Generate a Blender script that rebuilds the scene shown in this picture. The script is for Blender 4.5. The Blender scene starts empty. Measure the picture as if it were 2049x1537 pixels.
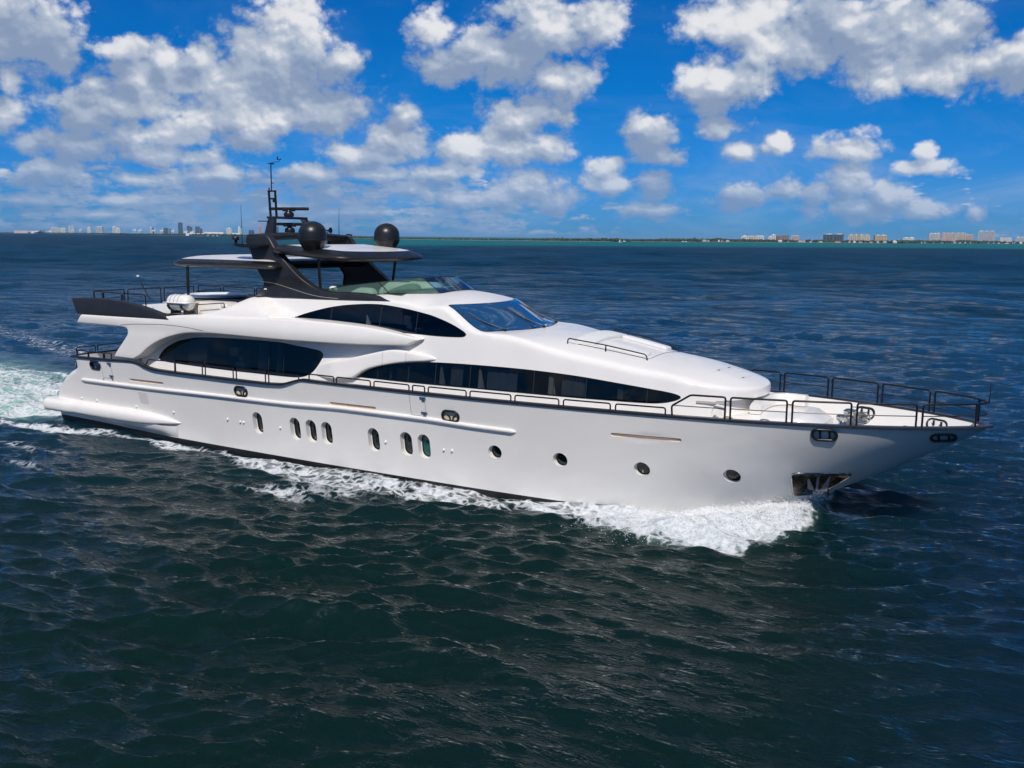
import bpy, bmesh, math, random
import numpy as np
from mathutils import Vector, Matrix, geometry
random.seed(4)
rng = np.random.default_rng(7)
sc = bpy.context.scene
COL = sc.collection
rad = math.radians

# ------------------------------------------------------------------ camera
cam_d = bpy.data.cameras.new('camera')
cam = bpy.data.objects.new('camera', cam_d)
COL.objects.link(cam)
cam_d.sensor_width = 36.0
cam_d.lens = 36.0 * 1900.0 / 2049.0
cam_d.clip_start = 0.5
cam_d.clip_end = 60000.0
YAW, PIT, ROL = -0.5230528639, 0.153371235, 0.0101872918
CAM = np.array([37.360710, -27.914736, 7.955368])
_fw = np.array([math.sin(YAW) * math.cos(PIT), math.cos(YAW) * math.cos(PIT), -math.sin(PIT)])
_rt = np.array([math.cos(YAW), -math.sin(YAW), 0.0])
_up = np.cross(_rt, _fw)
_r2 = _rt * math.cos(ROL) + _up * math.sin(ROL)
_u2 = -_rt * math.sin(ROL) + _up * math.cos(ROL)
cam.matrix_world = Matrix(((_r2[0], _u2[0], -_fw[0], CAM[0]), (_r2[1], _u2[1], -_fw[1], CAM[1]),
                           (_r2[2], _u2[2], -_fw[2], CAM[2]), (0, 0, 0, 1)))
sc.camera = cam
sc.view_settings.view_transform = 'Standard'
sc.view_settings.look = 'None'
sc.view_settings.exposure = 0.0
sc.view_settings.gamma = 1.0
sc.view_settings.use_curve_mapping = False
sc.cycles.max_bounces = 6
sc.cycles.volume_bounces = 0
sc.cycles.sample_clamp_direct = 2.5
sc.cycles.sample_clamp_indirect = 4.0
sc.cycles.use_adaptive_sampling = True
sc.cycles.adaptive_threshold = 0.02
sc.cycles.transparent_max_bounces = 12
sc.cycles.caustics_reflective = False
sc.cycles.caustics_refractive = False
sc.cycles.use_denoising = True

# ------------------------------------------------------------------ sun
SUN_EL, SUN_AZ = rad(48.0), rad(-64.0)          # azimuth measured from the bow (+X), negative = starboard
SUND = Vector((math.cos(SUN_EL) * math.cos(SUN_AZ), math.cos(SUN_EL) * math.sin(SUN_AZ), math.sin(SUN_EL)))
sun_d = bpy.data.lights.new('sun', 'SUN')
sun_d.energy = 3.9
sun_d.angle = rad(0.53)
sun_d.color = (1.0, 0.935, 0.85)
sun = bpy.data.objects.new('sun', sun_d)
COL.objects.link(sun)
sun.rotation_euler = SUND.to_track_quat('Z', 'Y').to_euler()


# ------------------------------------------------------------------ node helper
class NG:
    """small helper that writes math nodes as expressions"""
    def __init__(self, tree):
        self.t = tree
        self.n = tree.nodes
        self.l = tree.links

    def new(self, typ, **kw):
        nd = self.n.new(typ)
        for k, v in kw.items():
            setattr(nd, k, v)
        return nd

    def put(self, sock, v):
        if v is None:
            return
        if hasattr(v, 'links') or isinstance(v, bpy.types.NodeSocket):
            self.l.new(v, sock)
        else:
            sock.default_value = v

    def m(self, op, a, b=None, c=None, clamp=False):
        nd = self.n.new('ShaderNodeMath')
        nd.operation = op
        nd.use_clamp = clamp
        self.put(nd.inputs[0], a)
        self.put(nd.inputs[1], b)
        self.put(nd.inputs[2], c)
        return nd.outputs[0]

    def vm(self, op, a, b=None, out=0, scale=None):
        nd = self.n.new('ShaderNodeVectorMath')
        nd.operation = op
        self.put(nd.inputs[0], a)
        if b is not None:
            self.put(nd.inputs[1], b)
        if scale is not None:
            self.put(nd.inputs[3], scale)
        return nd.outputs[out]

    def ss(self, a, b, x):
        nd = self.n.new('ShaderNodeMapRange')
        nd.interpolation_type = 'SMOOTHSTEP'
        self.put(nd.inputs[0], x)
        self.put(nd.inputs[1], a)
        self.put(nd.inputs[2], b)
        return nd.outputs[0]

    def lin(self, a, b, x, lo=0.0, hi=1.0):
        nd = self.n.new('ShaderNodeMapRange')
        self.put(nd.inputs[0], x)
        self.put(nd.inputs[1], a)
        self.put(nd.inputs[2], b)
        nd.inputs[3].default_value = lo
        nd.inputs[4].default_value = hi
        return nd.outputs[0]

    def mix(self, f, a, b):
        nd = self.n.new('ShaderNodeMix')
        nd.data_type = 'RGBA'
        self.put(nd.inputs[0], f)
        self.put(nd.inputs[6], a)
        self.put(nd.inputs[7], b)
        return nd.outputs[2]

    def noise(self, vec, scale, detail=3.0, rough=0.5, dist=0.0, dim='3D', lac=2.0):
        nd = self.n.new('ShaderNodeTexNoise')
        nd.noise_dimensions = dim
        self.put(nd.inputs['Vector'], vec)
        nd.inputs['Scale'].default_value = scale
        nd.inputs['Detail'].default_value = detail
        nd.inputs['Roughness'].default_value = rough
        nd.inputs['Lacunarity'].default_value = lac
        nd.inputs['Distortion'].default_value = dist
        return nd.outputs[0]

    def comb(self, x, y, z=0.0):
        nd = self.n.new('ShaderNodeCombineXYZ')
        self.put(nd.inputs[0], x)
        self.put(nd.inputs[1], y)
        self.put(nd.inputs[2], z)
        return nd.outputs[0]


# ------------------------------------------------------------------ sky with cumulus clouds
# every cloud: (azimuth from 120 deg, elevation, half width, height above, depth below) in degrees of sky
CLOUDS=[(-26.57,9.98,3.08,2.61,2.20),(-28.08,11.01,3.71,2.55,3.36),(-24.51,9.19,1.21,1.11,1.12),(-27.51,5.99,1.05,1.49,1.51),(-27.28,7.73,0.69,0.74,0.99),(-13.40,9.93,3.33,2.97,2.40),(-12.27,11.03,2.22,2.31,2.38),(-15.92,7.69,4.68,2.37,1.88),(-17.71,9.43,1.59,1.41,1.57),(-20.62,7.95,3.39,1.54,1.56),(-23.13,7.79,0.99,0.89,1.02),(-10.97,7.08,2.70,1.63,1.93),(-9.79,9.82,1.27,1.06,1.21),(-21.80,9.65,1.77,0.75,0.76),(-13.49,6.71,5.36,1.62,1.37),(-19.53,9.44,1.04,0.89,1.03),(-19.45,5.39,3.19,1.33,1.07),(-23.71,6.10,1.74,1.41,1.56),(-24.28,4.65,3.25,1.04,0.91),(-20.02,4.30,4.26,0.80,0.81),(-26.44,4.54,1.19,1.02,0.77),(-15.17,5.56,2.21,1.22,1.24),(-6.40,6.93,1.10,0.99,1.40),(-6.99,5.52,2.47,1.40,1.41),(-8.45,4.65,2.61,0.84,0.85),(-4.94,11.58,1.38,1.31,1.60),(-3.79,9.73,2.17,1.34,1.36),(-0.90,10.05,3.19,2.13,1.64),(1.68,11.94,3.16,2.34,2.68),(4.54,12.20,2.00,1.56,1.59),(2.30,8.99,2.61,1.36,1.38),(1.75,7.47,1.60,1.38,1.40),(0.00,6.76,2.19,1.25,1.41),(-0.86,5.06,3.23,1.27,1.09),(2.08,5.08,1.47,1.13,1.14),(-3.21,5.03,2.05,1.41,1.14),(8.17,5.66,1.43,1.53,1.55),(7.28,6.50,1.15,1.11,1.12),(8.49,4.81,1.72,0.84,0.79),(13.24,12.00,4.02,2.03,1.82),(16.00,10.60,4.43,2.54,1.96),(19.91,10.67,4.45,2.73,2.43),(24.93,9.12,3.02,1.47,1.62),(23.60,10.93,2.37,1.94,2.23),(27.02,9.23,1.58,1.21,1.72),(22.54,8.76,4.31,1.51,1.15),(10.48,12.09,1.39,0.90,1.04),(12.16,8.62,2.61,1.86,2.03),(10.33,8.93,1.12,1.07,1.36),(11.84,6.32,1.39,0.69,0.77),(18.82,3.22,1.44,1.30,1.51),(17.52,2.67,1.20,0.83,1.11),(21.10,2.25,1.15,1.08,1.09),(22.80,1.57,1.74,0.67,0.67),(19.70,1.71,2.84,0.82,0.77),(25.65,1.43,0.53,0.58,0.58),(5.32,3.96,1.17,0.91,1.15),(5.64,3.10,1.75,0.72,0.72),(8.26,2.97,1.15,1.14,1.15),(8.01,1.67,2.02,0.58,0.58),(0.93,2.92,2.36,1.15,1.16),(-0.54,2.18,1.78,0.87,0.87),(2.72,2.21,1.77,1.01,1.17),(-3.20,2.15,2.07,0.87,0.73),(18.98,4.97,1.82,1.02,0.81),(22.82,4.89,0.74,0.73,0.79),(22.88,3.97,1.73,0.53,0.53),(15.07,5.31,0.82,0.68,0.69),(13.01,5.06,0.97,0.69,0.78),(15.89,2.82,0.95,0.83,0.78),(13.13,2.54,1.95,0.70,0.99),(-25.57,3.16,1.95,0.91,0.91),(-21.11,2.92,2.09,0.54,0.54),(-17.15,3.31,2.46,0.69,0.55),(-11.89,3.44,2.28,0.70,0.71),(-10.78,2.47,1.00,0.71,0.71),(-8.17,3.52,2.62,0.71,0.57),(-26.61,1.70,2.42,0.52,0.42),(-21.93,1.82,2.86,0.49,0.43),(-17.20,1.92,3.02,0.56,0.45),(-13.63,1.43,2.84,0.45,0.40),(-23.24,0.98,3.08,0.38,0.27),(-9.65,1.34,2.62,0.46,0.40),(-6.14,2.69,1.76,0.72,0.58),(-4.09,3.73,2.35,0.71,0.72),(-18.0,8.3,4.2,1.5,1.5),(-21.0,6.9,4.2,1.2,1.3),(-13.5,8.4,4.6,1.9,1.9),(-16.0,6.3,5.0,1.2,1.2),(18.5,11.6,4.5,1.8,2.2),(1.0,10.9,2.6,1.6,2.0)]
SKY_STR = 0.10
world = bpy.data.worlds.new('World')
sc.world = world
world.use_nodes = True
wt = world.node_tree
wt.nodes.clear()
g = NG(wt)
sky = g.new('ShaderNodeTexSky', sky_type='NISHITA', sun_disc=False)
sky.sun_elevation = SUN_EL
sky.sun_rotation = rad(90.0) - SUN_AZ
sky.altitude = 10.0
sky.air_density = 1.0
sky.dust_density = 0.25
sky.ozone_density = 2.5
tc = g.new('ShaderNodeTexCoord')
sep = g.new('ShaderNodeSeparateXYZ')
g.l.new(tc.outputs['Generated'], sep.inputs[0])
dx, dy, dz = sep.outputs[0], sep.outputs[1], sep.outputs[2]
fh = (math.sin(YAW), math.cos(YAW))
xr = g.m('ADD', g.m('MULTIPLY', dx, fh[1]), g.m('MULTIPLY', dy, -fh[0]))
yf = g.m('ADD', g.m('MULTIPLY', dx, fh[0]), g.m('MULTIPLY', dy, fh[1]))
AZ = g.m('MULTIPLY', g.m('ARCTAN2', xr, yf), 180 / math.pi)
EL = g.m('MULTIPLY', g.m('ARCSINE', dz), 180 / math.pi)


def ragged(az, el, det):
    """noise that breaks up the outlines: fractal part plus rounded billows"""
    v = g.comb(az, g.m('MULTIPLY', el, 1.15), 0.0)
    n1 = g.noise(v, 0.42, 10.0 if det > 2 else 3.0, 0.56 if det > 2 else 0.45, 0.2)
    wv_ = g.n.new('ShaderNodeTexNoise'); g.l.new(v, wv_.inputs['Vector']); wv_.inputs['Scale'].default_value = 1.2; wv_.inputs['Detail'].default_value = 3.0
    vw = g.vm('ADD', g.comb(az, g.m('MULTIPLY', el, 1.25), 7.0), g.vm('SCALE', g.vm('SUBTRACT', wv_.outputs['Color'], (.5, .5, .5)), scale=0.6))
    vo = g.n.new('ShaderNodeTexVoronoi'); vo.feature = 'SMOOTH_F1' if det <= 2 else 'F1'; vo.normalize = False
    g.l.new(vw, vo.inputs['Vector']); vo.inputs['Scale'].default_value = 0.72; vo.inputs['Detail'].default_value = float(det) - 1.0
    vo.inputs['Roughness'].default_value = 0.5; vo.inputs['Lacunarity'].default_value = 2.4
    n2 = g.m('MULTIPLY', vo.outputs['Distance'], -0.55)
    return g.m('ADD', g.m('MULTIPLY', g.m('SUBTRACT', n1, 0.5), 1.35 if det <= 2 else 1.45), g.m('ADD', n2, 0.40))


def blobs(az, el):
    best = None
    for (ca, ce, ra, rt, rb) in CLOUDS:
        ra *= 1.15
        a = g.m('MULTIPLY_ADD', az, 1 / ra, -ca / ra)
        up = g.m('MULTIPLY_ADD', el, 1 / (rt * 1.12), -ce / (rt * 1.12))
        dn = g.m('MULTIPLY_ADD', el, -1 / (rb * 1.0), ce / (rb * 1.0))
        e = g.m('MAXIMUM', up, dn)
        d2 = g.m('MULTIPLY_ADD', a, a, g.m('MULTIPLY', e, e))
        best = d2 if best is None else g.m('SMOOTH_MIN', best, d2, 0.28)
    blob = g.m('SUBTRACT', 1.0, g.m('SQRT', g.m('MAXIMUM', best, 0.0)))
    # bands of small far cumulus low over the horizon
    nl = g.noise(g.comb(g.m('MULTIPLY', az, 0.50), g.m('MULTIPLY', el, 1.9), 11.0), 1.0, 5.0, 0.6)
    lowm = g.m('MULTIPLY', g.m('ADD', 0.50, g.m('MULTIPLY', g.ss(14.0, -4.0, az), 0.50)), g.ss(5.4, 2.8, el))
    lowb = g.m('SUBTRACT', g.m('MULTIPLY', g.m('SUBTRACT', nl, 0.40), 3.4), g.m('MULTIPLY', g.m('SUBTRACT', 1.0, lowm), 1.5))
    blob = g.m('MAXIMUM', blob, g.m('MINIMUM', lowb, 0.42))
    # clouds in the rest of the sky
    ng = g.noise(g.comb(g.m('MULTIPLY', az, 0.55), el, 3.0), 0.085, 3.0, 0.5)
    outm = g.m('MAXIMUM', g.ss(28.0, 46.0, g.m('ABSOLUTE', az)), g.ss(14.0, 19.0, el))
    gen = g.m('SUBTRACT', g.m('MULTIPLY', g.m('SUBTRACT', ng, 0.525), 5.0), g.m('MULTIPLY', g.m('SUBTRACT', 1.0, outm), 6.0))
    return g.m('MAXIMUM', blob, g.m('MINIMUM', gen, 0.9))


B0 = blobs(AZ, EL)
N0 = ragged(AZ, EL, 5)
D0 = g.m('ADD', g.m('MINIMUM', B0, 0.75), g.m('ADD', N0, 0.13))
off = g.m('ADD', 0.30, g.m('MULTIPLY', g.m('MAXIMUM', EL, 0.0), 0.10))
AZ1, EL1 = g.m('ADD', AZ, g.m('MULTIPLY', off, 0.5)), g.m('ADD', EL, off)
B1 = blobs(AZ1, EL1)
S0, S1 = ragged(AZ, EL, 2), ragged(AZ1, EL1, 2)
M1 = ragged(g.m('ADD', AZ, g.m('MULTIPLY', off, 0.10)), g.m('ADD', EL, g.m('MULTIPLY', off, 0.22)), 5)
alpha = g.ss(-0.10, 0.46, D0)
alpha = g.m('MULTIPLY', alpha, g.ss(-0.1, 0.5, EL))
lit = g.m('ADD', g.m('MULTIPLY', g.m('SUBTRACT', B0, B1), 0.80), g.m('ADD', g.m('MULTIPLY', g.m('SUBTRACT', S0, S1), 0.85), g.m('MULTIPLY', g.m('SUBTRACT', N0, M1), 0.55)))
tone = g.noise(g.comb(AZ, g.m('MULTIPLY', EL, 1.6), 21.0), 0.16, 3.0, 0.5)
shade = g.ss(-0.52, 1.08, g.m('ADD', lit, g.m('MULTIPLY', g.m('SUBTRACT', tone, 0.515), 2.6)))
k = 1.0 / SKY_STR
c_dark = (0.245 * k, 0.325 * k, 0.480 * k, 1)
c_mid = (0.42 * k, 0.49 * k, 0.61 * k, 1)
c_lit = (0.80 * k, 0.805 * k, 0.83 * k, 1)
ramp = g.mix(g.ss(0.0, 0.5, shade), c_dark, c_mid)
ramp = g.mix(g.ss(0.45, 1.0, shade), ramp, c_lit)
# sky tint, saturated low down; overhead set neutral to make the ambient less blue
tint = g.mix(g.ss(0.0, 9.0, EL), (0.085, 0.335, 0.90, 1), (0.008, 0.325, 0.77, 1))
tint = g.mix(g.ss(16.0, 38.0, EL), tint, (0.46, 0.66, 0.88, 1))
hue = g.new('ShaderNodeMix', data_type='RGBA', blend_type='MULTIPLY')
hue.inputs[0].default_value = 1.0
g.l.new(sky.outputs[0], hue.inputs[6])
g.l.new(tint, hue.inputs[7])
skyc = hue.outputs[2]
# thin veils
veil = g.m('MULTIPLY', g.ss(0.44, 0.74, g.noise(g.comb(g.m('MULTIPLY', AZ, 0.5), g.m('MULTIPLY', EL, 1.6), 31.0), 0.22, 6.0, 0.62, 0.6)), g.m('ADD', 0.05, g.m('MULTIPLY', g.ss(9.0, 2.0, EL), 0.34)))
skyc = g.mix(veil, skyc, (0.36 * k, 0.47 * k, 0.68 * k, 1))
low = g.m('SUBTRACT', 1.0, g.ss(0.0, 6.5, EL))
cl = g.mix(g.m('MULTIPLY', low, 0.62), ramp, (0.135 * k, 0.285 * k, 0.54 * k, 1))
fin = g.mix(g.m('MULTIPLY', alpha, g.m('SUBTRACT', 0.98, g.m('MULTIPLY', low, 0.12))), skyc, cl)
bg = g.new('ShaderNodeBackground')
g.l.new(fin, bg.inputs[0])
bg.inputs[1].default_value = SKY_STR
wo = g.new('ShaderNodeOutputWorld')
g.l.new(bg.outputs[0], wo.inputs[0])
world.cycles.sampling_method = 'MANUAL'
world.cycles.sample_map_resolution = 512


# ------------------------------------------------------------------ object helpers
def tag(o, label=None, cat=None, group=None, kind=None):
    if label: o['label'] = label
    if cat: o['category'] = cat
    if group: o['group'] = group
    if kind: o['kind'] = kind
    return o


def empty(name, loc=(0, 0, 0)):
    o = bpy.data.objects.new(name, None)
    o.empty_display_size = 0.5
    COL.objects.link(o)
    o.location = loc
    return o


def link(name, V, F, mat, parent=None, angle=40.0, weld=0.0):
    me = bpy.data.meshes.new(name)
    me.from_pydata([tuple(map(float, v)) for v in V], [], [tuple(int(i) for i in f) for f in F])
    me.validate()
    if weld > 0:
        bm = bmesh.new(); bm.from_mesh(me)
        bmesh.ops.remove_doubles(bm, verts=bm.verts, dist=weld)
        bm.to_mesh(me); bm.free()
    if angle:
        me.polygons.foreach_set('use_smooth', [True] * len(me.polygons))
        me.set_sharp_from_angle(angle=rad(angle))
    me.materials.append(mat)
    me.update()
    o = bpy.data.objects.new(name, me)
    COL.objects.link(o)
    if parent is not None:
        o.parent = parent
        wm = Matrix.Identity(4)
        p = parent
        while p is not None:
            wm = Matrix.Translation(p.location) @ wm
            p = p.parent
        o.matrix_parent_inverse = wm.inverted()
    return o


class MB:
    def __init__(self):
        self.V = []
        self.F = []

    def add(self, V, F):
        b = len(self.V)
        self.V.extend([tuple(v) for v in V])
        self.F.extend([tuple(i + b for i in f) for f in F])
        return self

    def mirror(self):
        b = len(self.V)
        self.V.extend([(v[0], -v[1], v[2]) for v in self.V[:b]])
        self.F.extend([tuple(i + b for i in reversed(f)) for f in list(self.F)])
        return self

    def tube(self, pts, r, n=8, closed=False):
        P = np.array(pts, float)
        N = len(P)
        T = np.zeros_like(P)
        for i in range(N):
            a = P[(i - 1) % N] if (closed or i > 0) else P[i]
            b = P[(i + 1) % N] if (closed or i < N - 1) else P[i]
            T[i] = (b - a) / max(np.linalg.norm(b - a), 1e-9)
        u = np.cross(T[0], (0, 0, 1.0))
        if np.linalg.norm(u) < 1e-3:
            u = np.cross(T[0], (0, 1.0, 0))
        u /= np.linalg.norm(u)
        V = []
        rr = np.broadcast_to(np.array(r, float), (N,))
        for i in range(N):
            u = u - T[i] * np.dot(u, T[i])
            u /= np.linalg.norm(u)
            w = np.cross(T[i], u)
            for k in range(n):
                a = 2 * math.pi * k / n
                V.append(P[i] + rr[i] * (math.cos(a) * u + math.sin(a) * w))
        F = []
        for i in range(N if closed else N - 1):
            j = (i + 1) % N
            for k in range(n):
                k2 = (k + 1) % n
                F.append((i * n + k, i * n + k2, j * n + k2, j * n + k))
        if not closed:
            F.append(tuple(reversed(range(n))))
            F.append(tuple((N - 1) * n + k for k in range(n)))
        return self.add(V, F)

    def sweep(self, pts, sec, closed_sec=True, up=(0, 0, 1)):
        """sec: (a, b) offsets along lateral (right of travel) and up"""
        P = np.array(pts, float)
        N = len(P)
        m = 0 if callable(sec) else len(sec)
        V = []
        for i in range(N):
            t = P[min(i + 1, N - 1)] - P[max(i - 1, 0)]
            t /= np.linalg.norm(t)
            lat = np.cross(t, up)
            lat /= np.linalg.norm(lat)
            uu = np.cross(lat, t)
            s = sec(i / (N - 1)) if callable(sec) else sec
            for a, b in s:
                V.append(P[i] + lat * a + uu * b)
        if callable(sec):
            m = len(sec(0))
        F = []
        for i in range(N - 1):
            for k in range(m if closed_sec else m - 1):
                k2 = (k + 1) % m
                F.append((i * m + k, i * m + k2, (i + 1) * m + k2, (i + 1) * m + k))
        if closed_sec:
            F.append(tuple(reversed(range(m))))
            F.append(tuple((N - 1) * m + k for k in range(m)))
        return self.add(V, F)

    def loft(self, secs, closed=False, cap=False):
        S = np.array(secs, float)
        n, m = S.shape[:2]
        F = []
        for i in range(n - 1):
            for k in range(m if closed else m - 1):
                k2 = (k + 1) % m
                F.append((i * m + k, i * m + k2, (i + 1) * m + k2, (i + 1) * m + k))
        if cap:
            F.append(tuple(reversed(range(m))))
            F.append(tuple((n - 1) * m + k for k in range(m)))
        return self.add(S.reshape(-1, 3), F)

    def lathe(self, prof, c=(0, 0, 0), n=24, axis='z'):
        V = []
        for r, h in prof:
            for k in range(n):
                a = 2 * math.pi * k / n
                p = (r * math.cos(a), r * math.sin(a), h)
                if axis == 'x': p = (h, r * math.cos(a), r * math.sin(a))
                if axis == 'y': p = (r * math.sin(a), h, r * math.cos(a))
                V.append((p[0] + c[0], p[1] + c[1], p[2] + c[2]))
        F = []
        m = len(prof)
        for i in range(m - 1):
            for k in range(n):
                k2 = (k + 1) % n
                F.append((i * n + k, i * n + k2, (i + 1) * n + k2, (i + 1) * n + k))
        if prof[0][0] > 1e-4: F.append(tuple(reversed(range(n))))
        if prof[-1][0] > 1e-4: F.append(tuple((m - 1) * n + k for k in range(n)))
        return self.add(V, F)

    def box(self, c, s, bevel=0.0, rotz=0.0, roty=0.0, seg=2):
        bm = bmesh.new()
        bmesh.ops.create_cube(bm, size=1.0)
        bmesh.ops.scale(bm, vec=s, verts=bm.verts)
        if bevel > 0:
            bmesh.ops.bevel(bm, geom=list(bm.edges), offset=bevel, segments=seg, affect='EDGES', profile=0.5)
        mt = Matrix.Translation(c) @ Matrix.Rotation(rotz, 4, 'Z') @ Matrix.Rotation(roty, 4, 'Y')
        bmesh.ops.transform(bm, matrix=mt, verts=bm.verts)
        bm.verts.index_update()
        V = [tuple(v.co) for v in bm.verts]
        F = [tuple(v.index for v in f.verts) for f in bm.faces]
        bm.free()
        return self.add(V, F)

    def build(self, name, mat, parent=None, angle=40.0, weld=0.0):
        return link(name, self.V, self.F, mat, parent, angle, weld)

    def build_pair(self, name, mat, parent=None, angle=40.0, weld=0.0):
        """starboard piece and its port twin as two objects"""
        o = link(name, self.V, self.F, mat, parent, angle, weld)
        link(name, [(v[0], -v[1], v[2]) for v in self.V], [tuple(reversed(f)) for f in self.F], mat, parent, angle, weld)
        return o


def fillet(pts, r, n=4, closed=False):
    P = [np.array(p, float) for p in pts]
    N = len(P)
    out = []
    for i in range(N):
        if not closed and i in (0, N - 1):
            out.append(P[i]); continue
        a, b, c = P[(i - 1) % N], P[i], P[(i + 1) % N]
        la, lc = np.linalg.norm(a - b), np.linalg.norm(c - b)
        q = min(r, la * .45, lc * .45)
        p0, p1 = b + (a - b) / la * q, b + (c - b) / lc * q
        for k in range(n + 1):
            t = k / n
            out.append((1 - t) ** 2 * p0 + 2 * t * (1 - t) * b + t * t * p1)
    return out


def pchip(xs, ys):
    xs = np.array(xs, float); ys = np.array(ys, float); h = np.diff(xs); d = np.diff(ys) / h
    m = np.zeros_like(xs)
    for i in range(1, len(xs) - 1):
        if d[i - 1] * d[i] > 0:
            w1 = 2 * h[i] + h[i - 1]; w2 = h[i] + 2 * h[i - 1]
            m[i] = (w1 + w2) / (w1 / d[i - 1] + w2 / d[i])
    m[0] = d[0]; m[-1] = d[-1]

    def f(x):
        x = np.asarray(x, float)
        xc = np.clip(x, xs[0], xs[-1])
        i = np.clip(np.searchsorted(xs, xc) - 1, 0, len(xs) - 2)
        t = (xc - xs[i]) / h[i]
        r = (2*t**3-3*t**2+1)*ys[i]+(t**3-2*t**2+t)*h[i]*m[i]+(-2*t**3+3*t**2)*ys[i+1]+(t**3-t**2)*h[i]*m[i+1]
        return r + np.where(x > xs[-1], (x - xs[-1]) * m[-1], 0) + np.where(x < xs[0], (x - xs[0]) * m[0], 0)
    return f


def sst(a, b, x):
    t = np.clip((np.asarray(x, float) - a) / (b - a), 0, 1)
    return t * t * (3 - 2 * t)


def resample(P, ds, closed=False):
    P = np.array(P, float)
    if closed: P = np.vstack([P, P[:1]])
    L = np.linalg.norm(np.diff(P, axis=0), axis=1)
    s = np.concatenate([[0], np.cumsum(L)])
    n = max(2, int(math.ceil(s[-1] / ds)) + 1)
    q = np.linspace(0, s[-1], n)
    R = np.stack([np.interp(q, s, P[:, k]) for k in range(P.shape[1])], 1)
    return R[:-1] if closed else R


def catmull(P, n=8):
    """open centripetal-ish Catmull-Rom"""
    P = np.array(P, float)
    Q = np.vstack([2 * P[0] - P[1], P, 2 * P[-1] - P[-2]])
    out = []
    for i in range(1, len(Q) - 2):
        p0, p1, p2, p3 = Q[i - 1], Q[i], Q[i + 1], Q[i + 2]
        d = np.linalg.norm(p2 - p1)
        m1 = (p2 - p0) / max(np.linalg.norm(p2 - p1) + np.linalg.norm(p1 - p0), 1e-9) * d
        m2 = (p3 - p1) / max(np.linalg.norm(p3 - p2) + np.linalg.norm(p2 - p1), 1e-9) * d
        for k in range(n):
            t = k / n
            out.append((2*t**3-3*t**2+1)*p1+(t**3-2*t**2+t)*m1+(-2*t**3+3*t**2)*p2+(t**3-t**2)*m2)
    out.append(P[-1])
    return np.array(out)


def outline(pts, ds=0.08):
    """closed outline; a point with a third value is a sharp corner"""
    n = len(pts)
    cor = [i for i, p in enumerate(pts) if len(p) > 2]
    P = [np.array(p[:2], float) for p in pts]
    if not cor:
        ext = P[-3:] + P + P[:3]
        C = catmull(ext, 10)
        C = C[30:30 + 10 * n]
        return resample(C, ds, True)
    out = []
    for a, i in enumerate(cor):
        j = cor[(a + 1) % len(cor)]
        seg = [P[(i + k) % n] for k in range(((j - i) % n or n) + 1)]
        C = catmull(seg, 10) if len(seg) > 2 else np.array(seg)
        C = resample(C, ds)
        out.append(C[:-1])
    R = np.vstack(out)
    return R


def area2(P):
    x, y = P[:, 0], P[:, 1]
    return 0.5 * np.sum(x * np.roll(y, -1) - np.roll(x, -1) * y)


def inside(P, Q):
    """points Q inside polygon P"""
    x, y = Q[:, 0], Q[:, 1]
    r = np.zeros(len(Q), bool)
    n = len(P)
    for i in range(n):
        x1, y1 = P[i]; x2, y2 = P[(i + 1) % n]
        c = (y1 > y) != (y2 > y)
        if y1 != y2:
            r ^= c & (x < (x2 - x1) * (y - y1) / (y2 - y1) + x1)
    return r


def pdist(P, Q):
    """distance of points Q to the closed polyline P"""
    A = P; B = np.roll(P, -1, 0)
    D = np.full(len(Q), 1e9)
    for a, b in zip(A, B):
        ab = b - a
        t = np.clip(((Q - a) @ ab) / max(ab @ ab, 1e-12), 0, 1)
        D = np.minimum(D, np.linalg.norm(Q - a - t[:, None] * ab, axis=1))
    return D


def cdt(outer, holes=(), grid=0.12, inset=(), extra=None):
    outer = np.array(outer, float)
    if area2(outer) < 0: outer = outer[::-1]
    holes = [np.array(h, float) for h in holes]
    lo, hi = outer.min(0), outer.max(0)
    gx = np.arange(lo[0] + grid * .5, hi[0], grid); gy = np.arange(lo[1] + grid * .5, hi[1], grid)
    G = np.stack(np.meshgrid(gx, gy), -1).reshape(-1, 2)
    G = G + ((np.arange(len(G)) % 2) * 0.01 * grid)[:, None]
    if extra is not None: G = np.vstack([G, extra])
    ins = []
    for d in inset:
        t = np.roll(outer, -1, 0) - np.roll(outer, 1, 0)
        t /= np.maximum(np.linalg.norm(t, axis=1), 1e-9)[:, None]
        q = outer + np.stack([-t[:, 1], t[:, 0]], 1) * d
        q = q[inside(outer, q)]
        q = q[pdist(outer, q) > d * .93]
        ins.append(q)
    lim = max([grid * .45] + [d + grid * .3 for d in inset])
    G = G[inside(outer, G)]
    G = G[pdist(outer, G) > lim]
    for h in holes:
        G = G[~inside(h, G)]
        G = G[pdist(h, G) > grid * .4]
    allp = [outer] + holes
    pts, edges, b = [], [], 0
    for P in allp:
        n = len(P)
        pts.append(P)
        edges += [(b + i, b + (i + 1) % n) for i in range(n)]
        b += n
    pts += ins + [G]
    V2 = np.vstack(pts)
    r = geometry.delaunay_2d_cdt([Vector((float(p[0]), float(p[1]))) for p in V2], edges, [], 0, 1e-6)
    V = np.array([(v[0], v[1]) for v in r[0]])
    F = np.array([f for f in r[2] if len(f) == 3])
    c = V[F].mean(1)
    ok = inside(outer, c)
    for h in holes: ok &= ~inside(h, c)
    F = F[ok]
    a = V[F]
    s = (a[:, 1, 0]-a[:, 0, 0])*(a[:, 2, 1]-a[:, 0, 1])-(a[:, 1, 1]-a[:, 0, 1])*(a[:, 2, 0]-a[:, 0, 0])
    F[s < 0] = F[s < 0][:, ::-1]
    F = F[np.abs(s) > 1e-10]
    return V, F, outer


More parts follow.
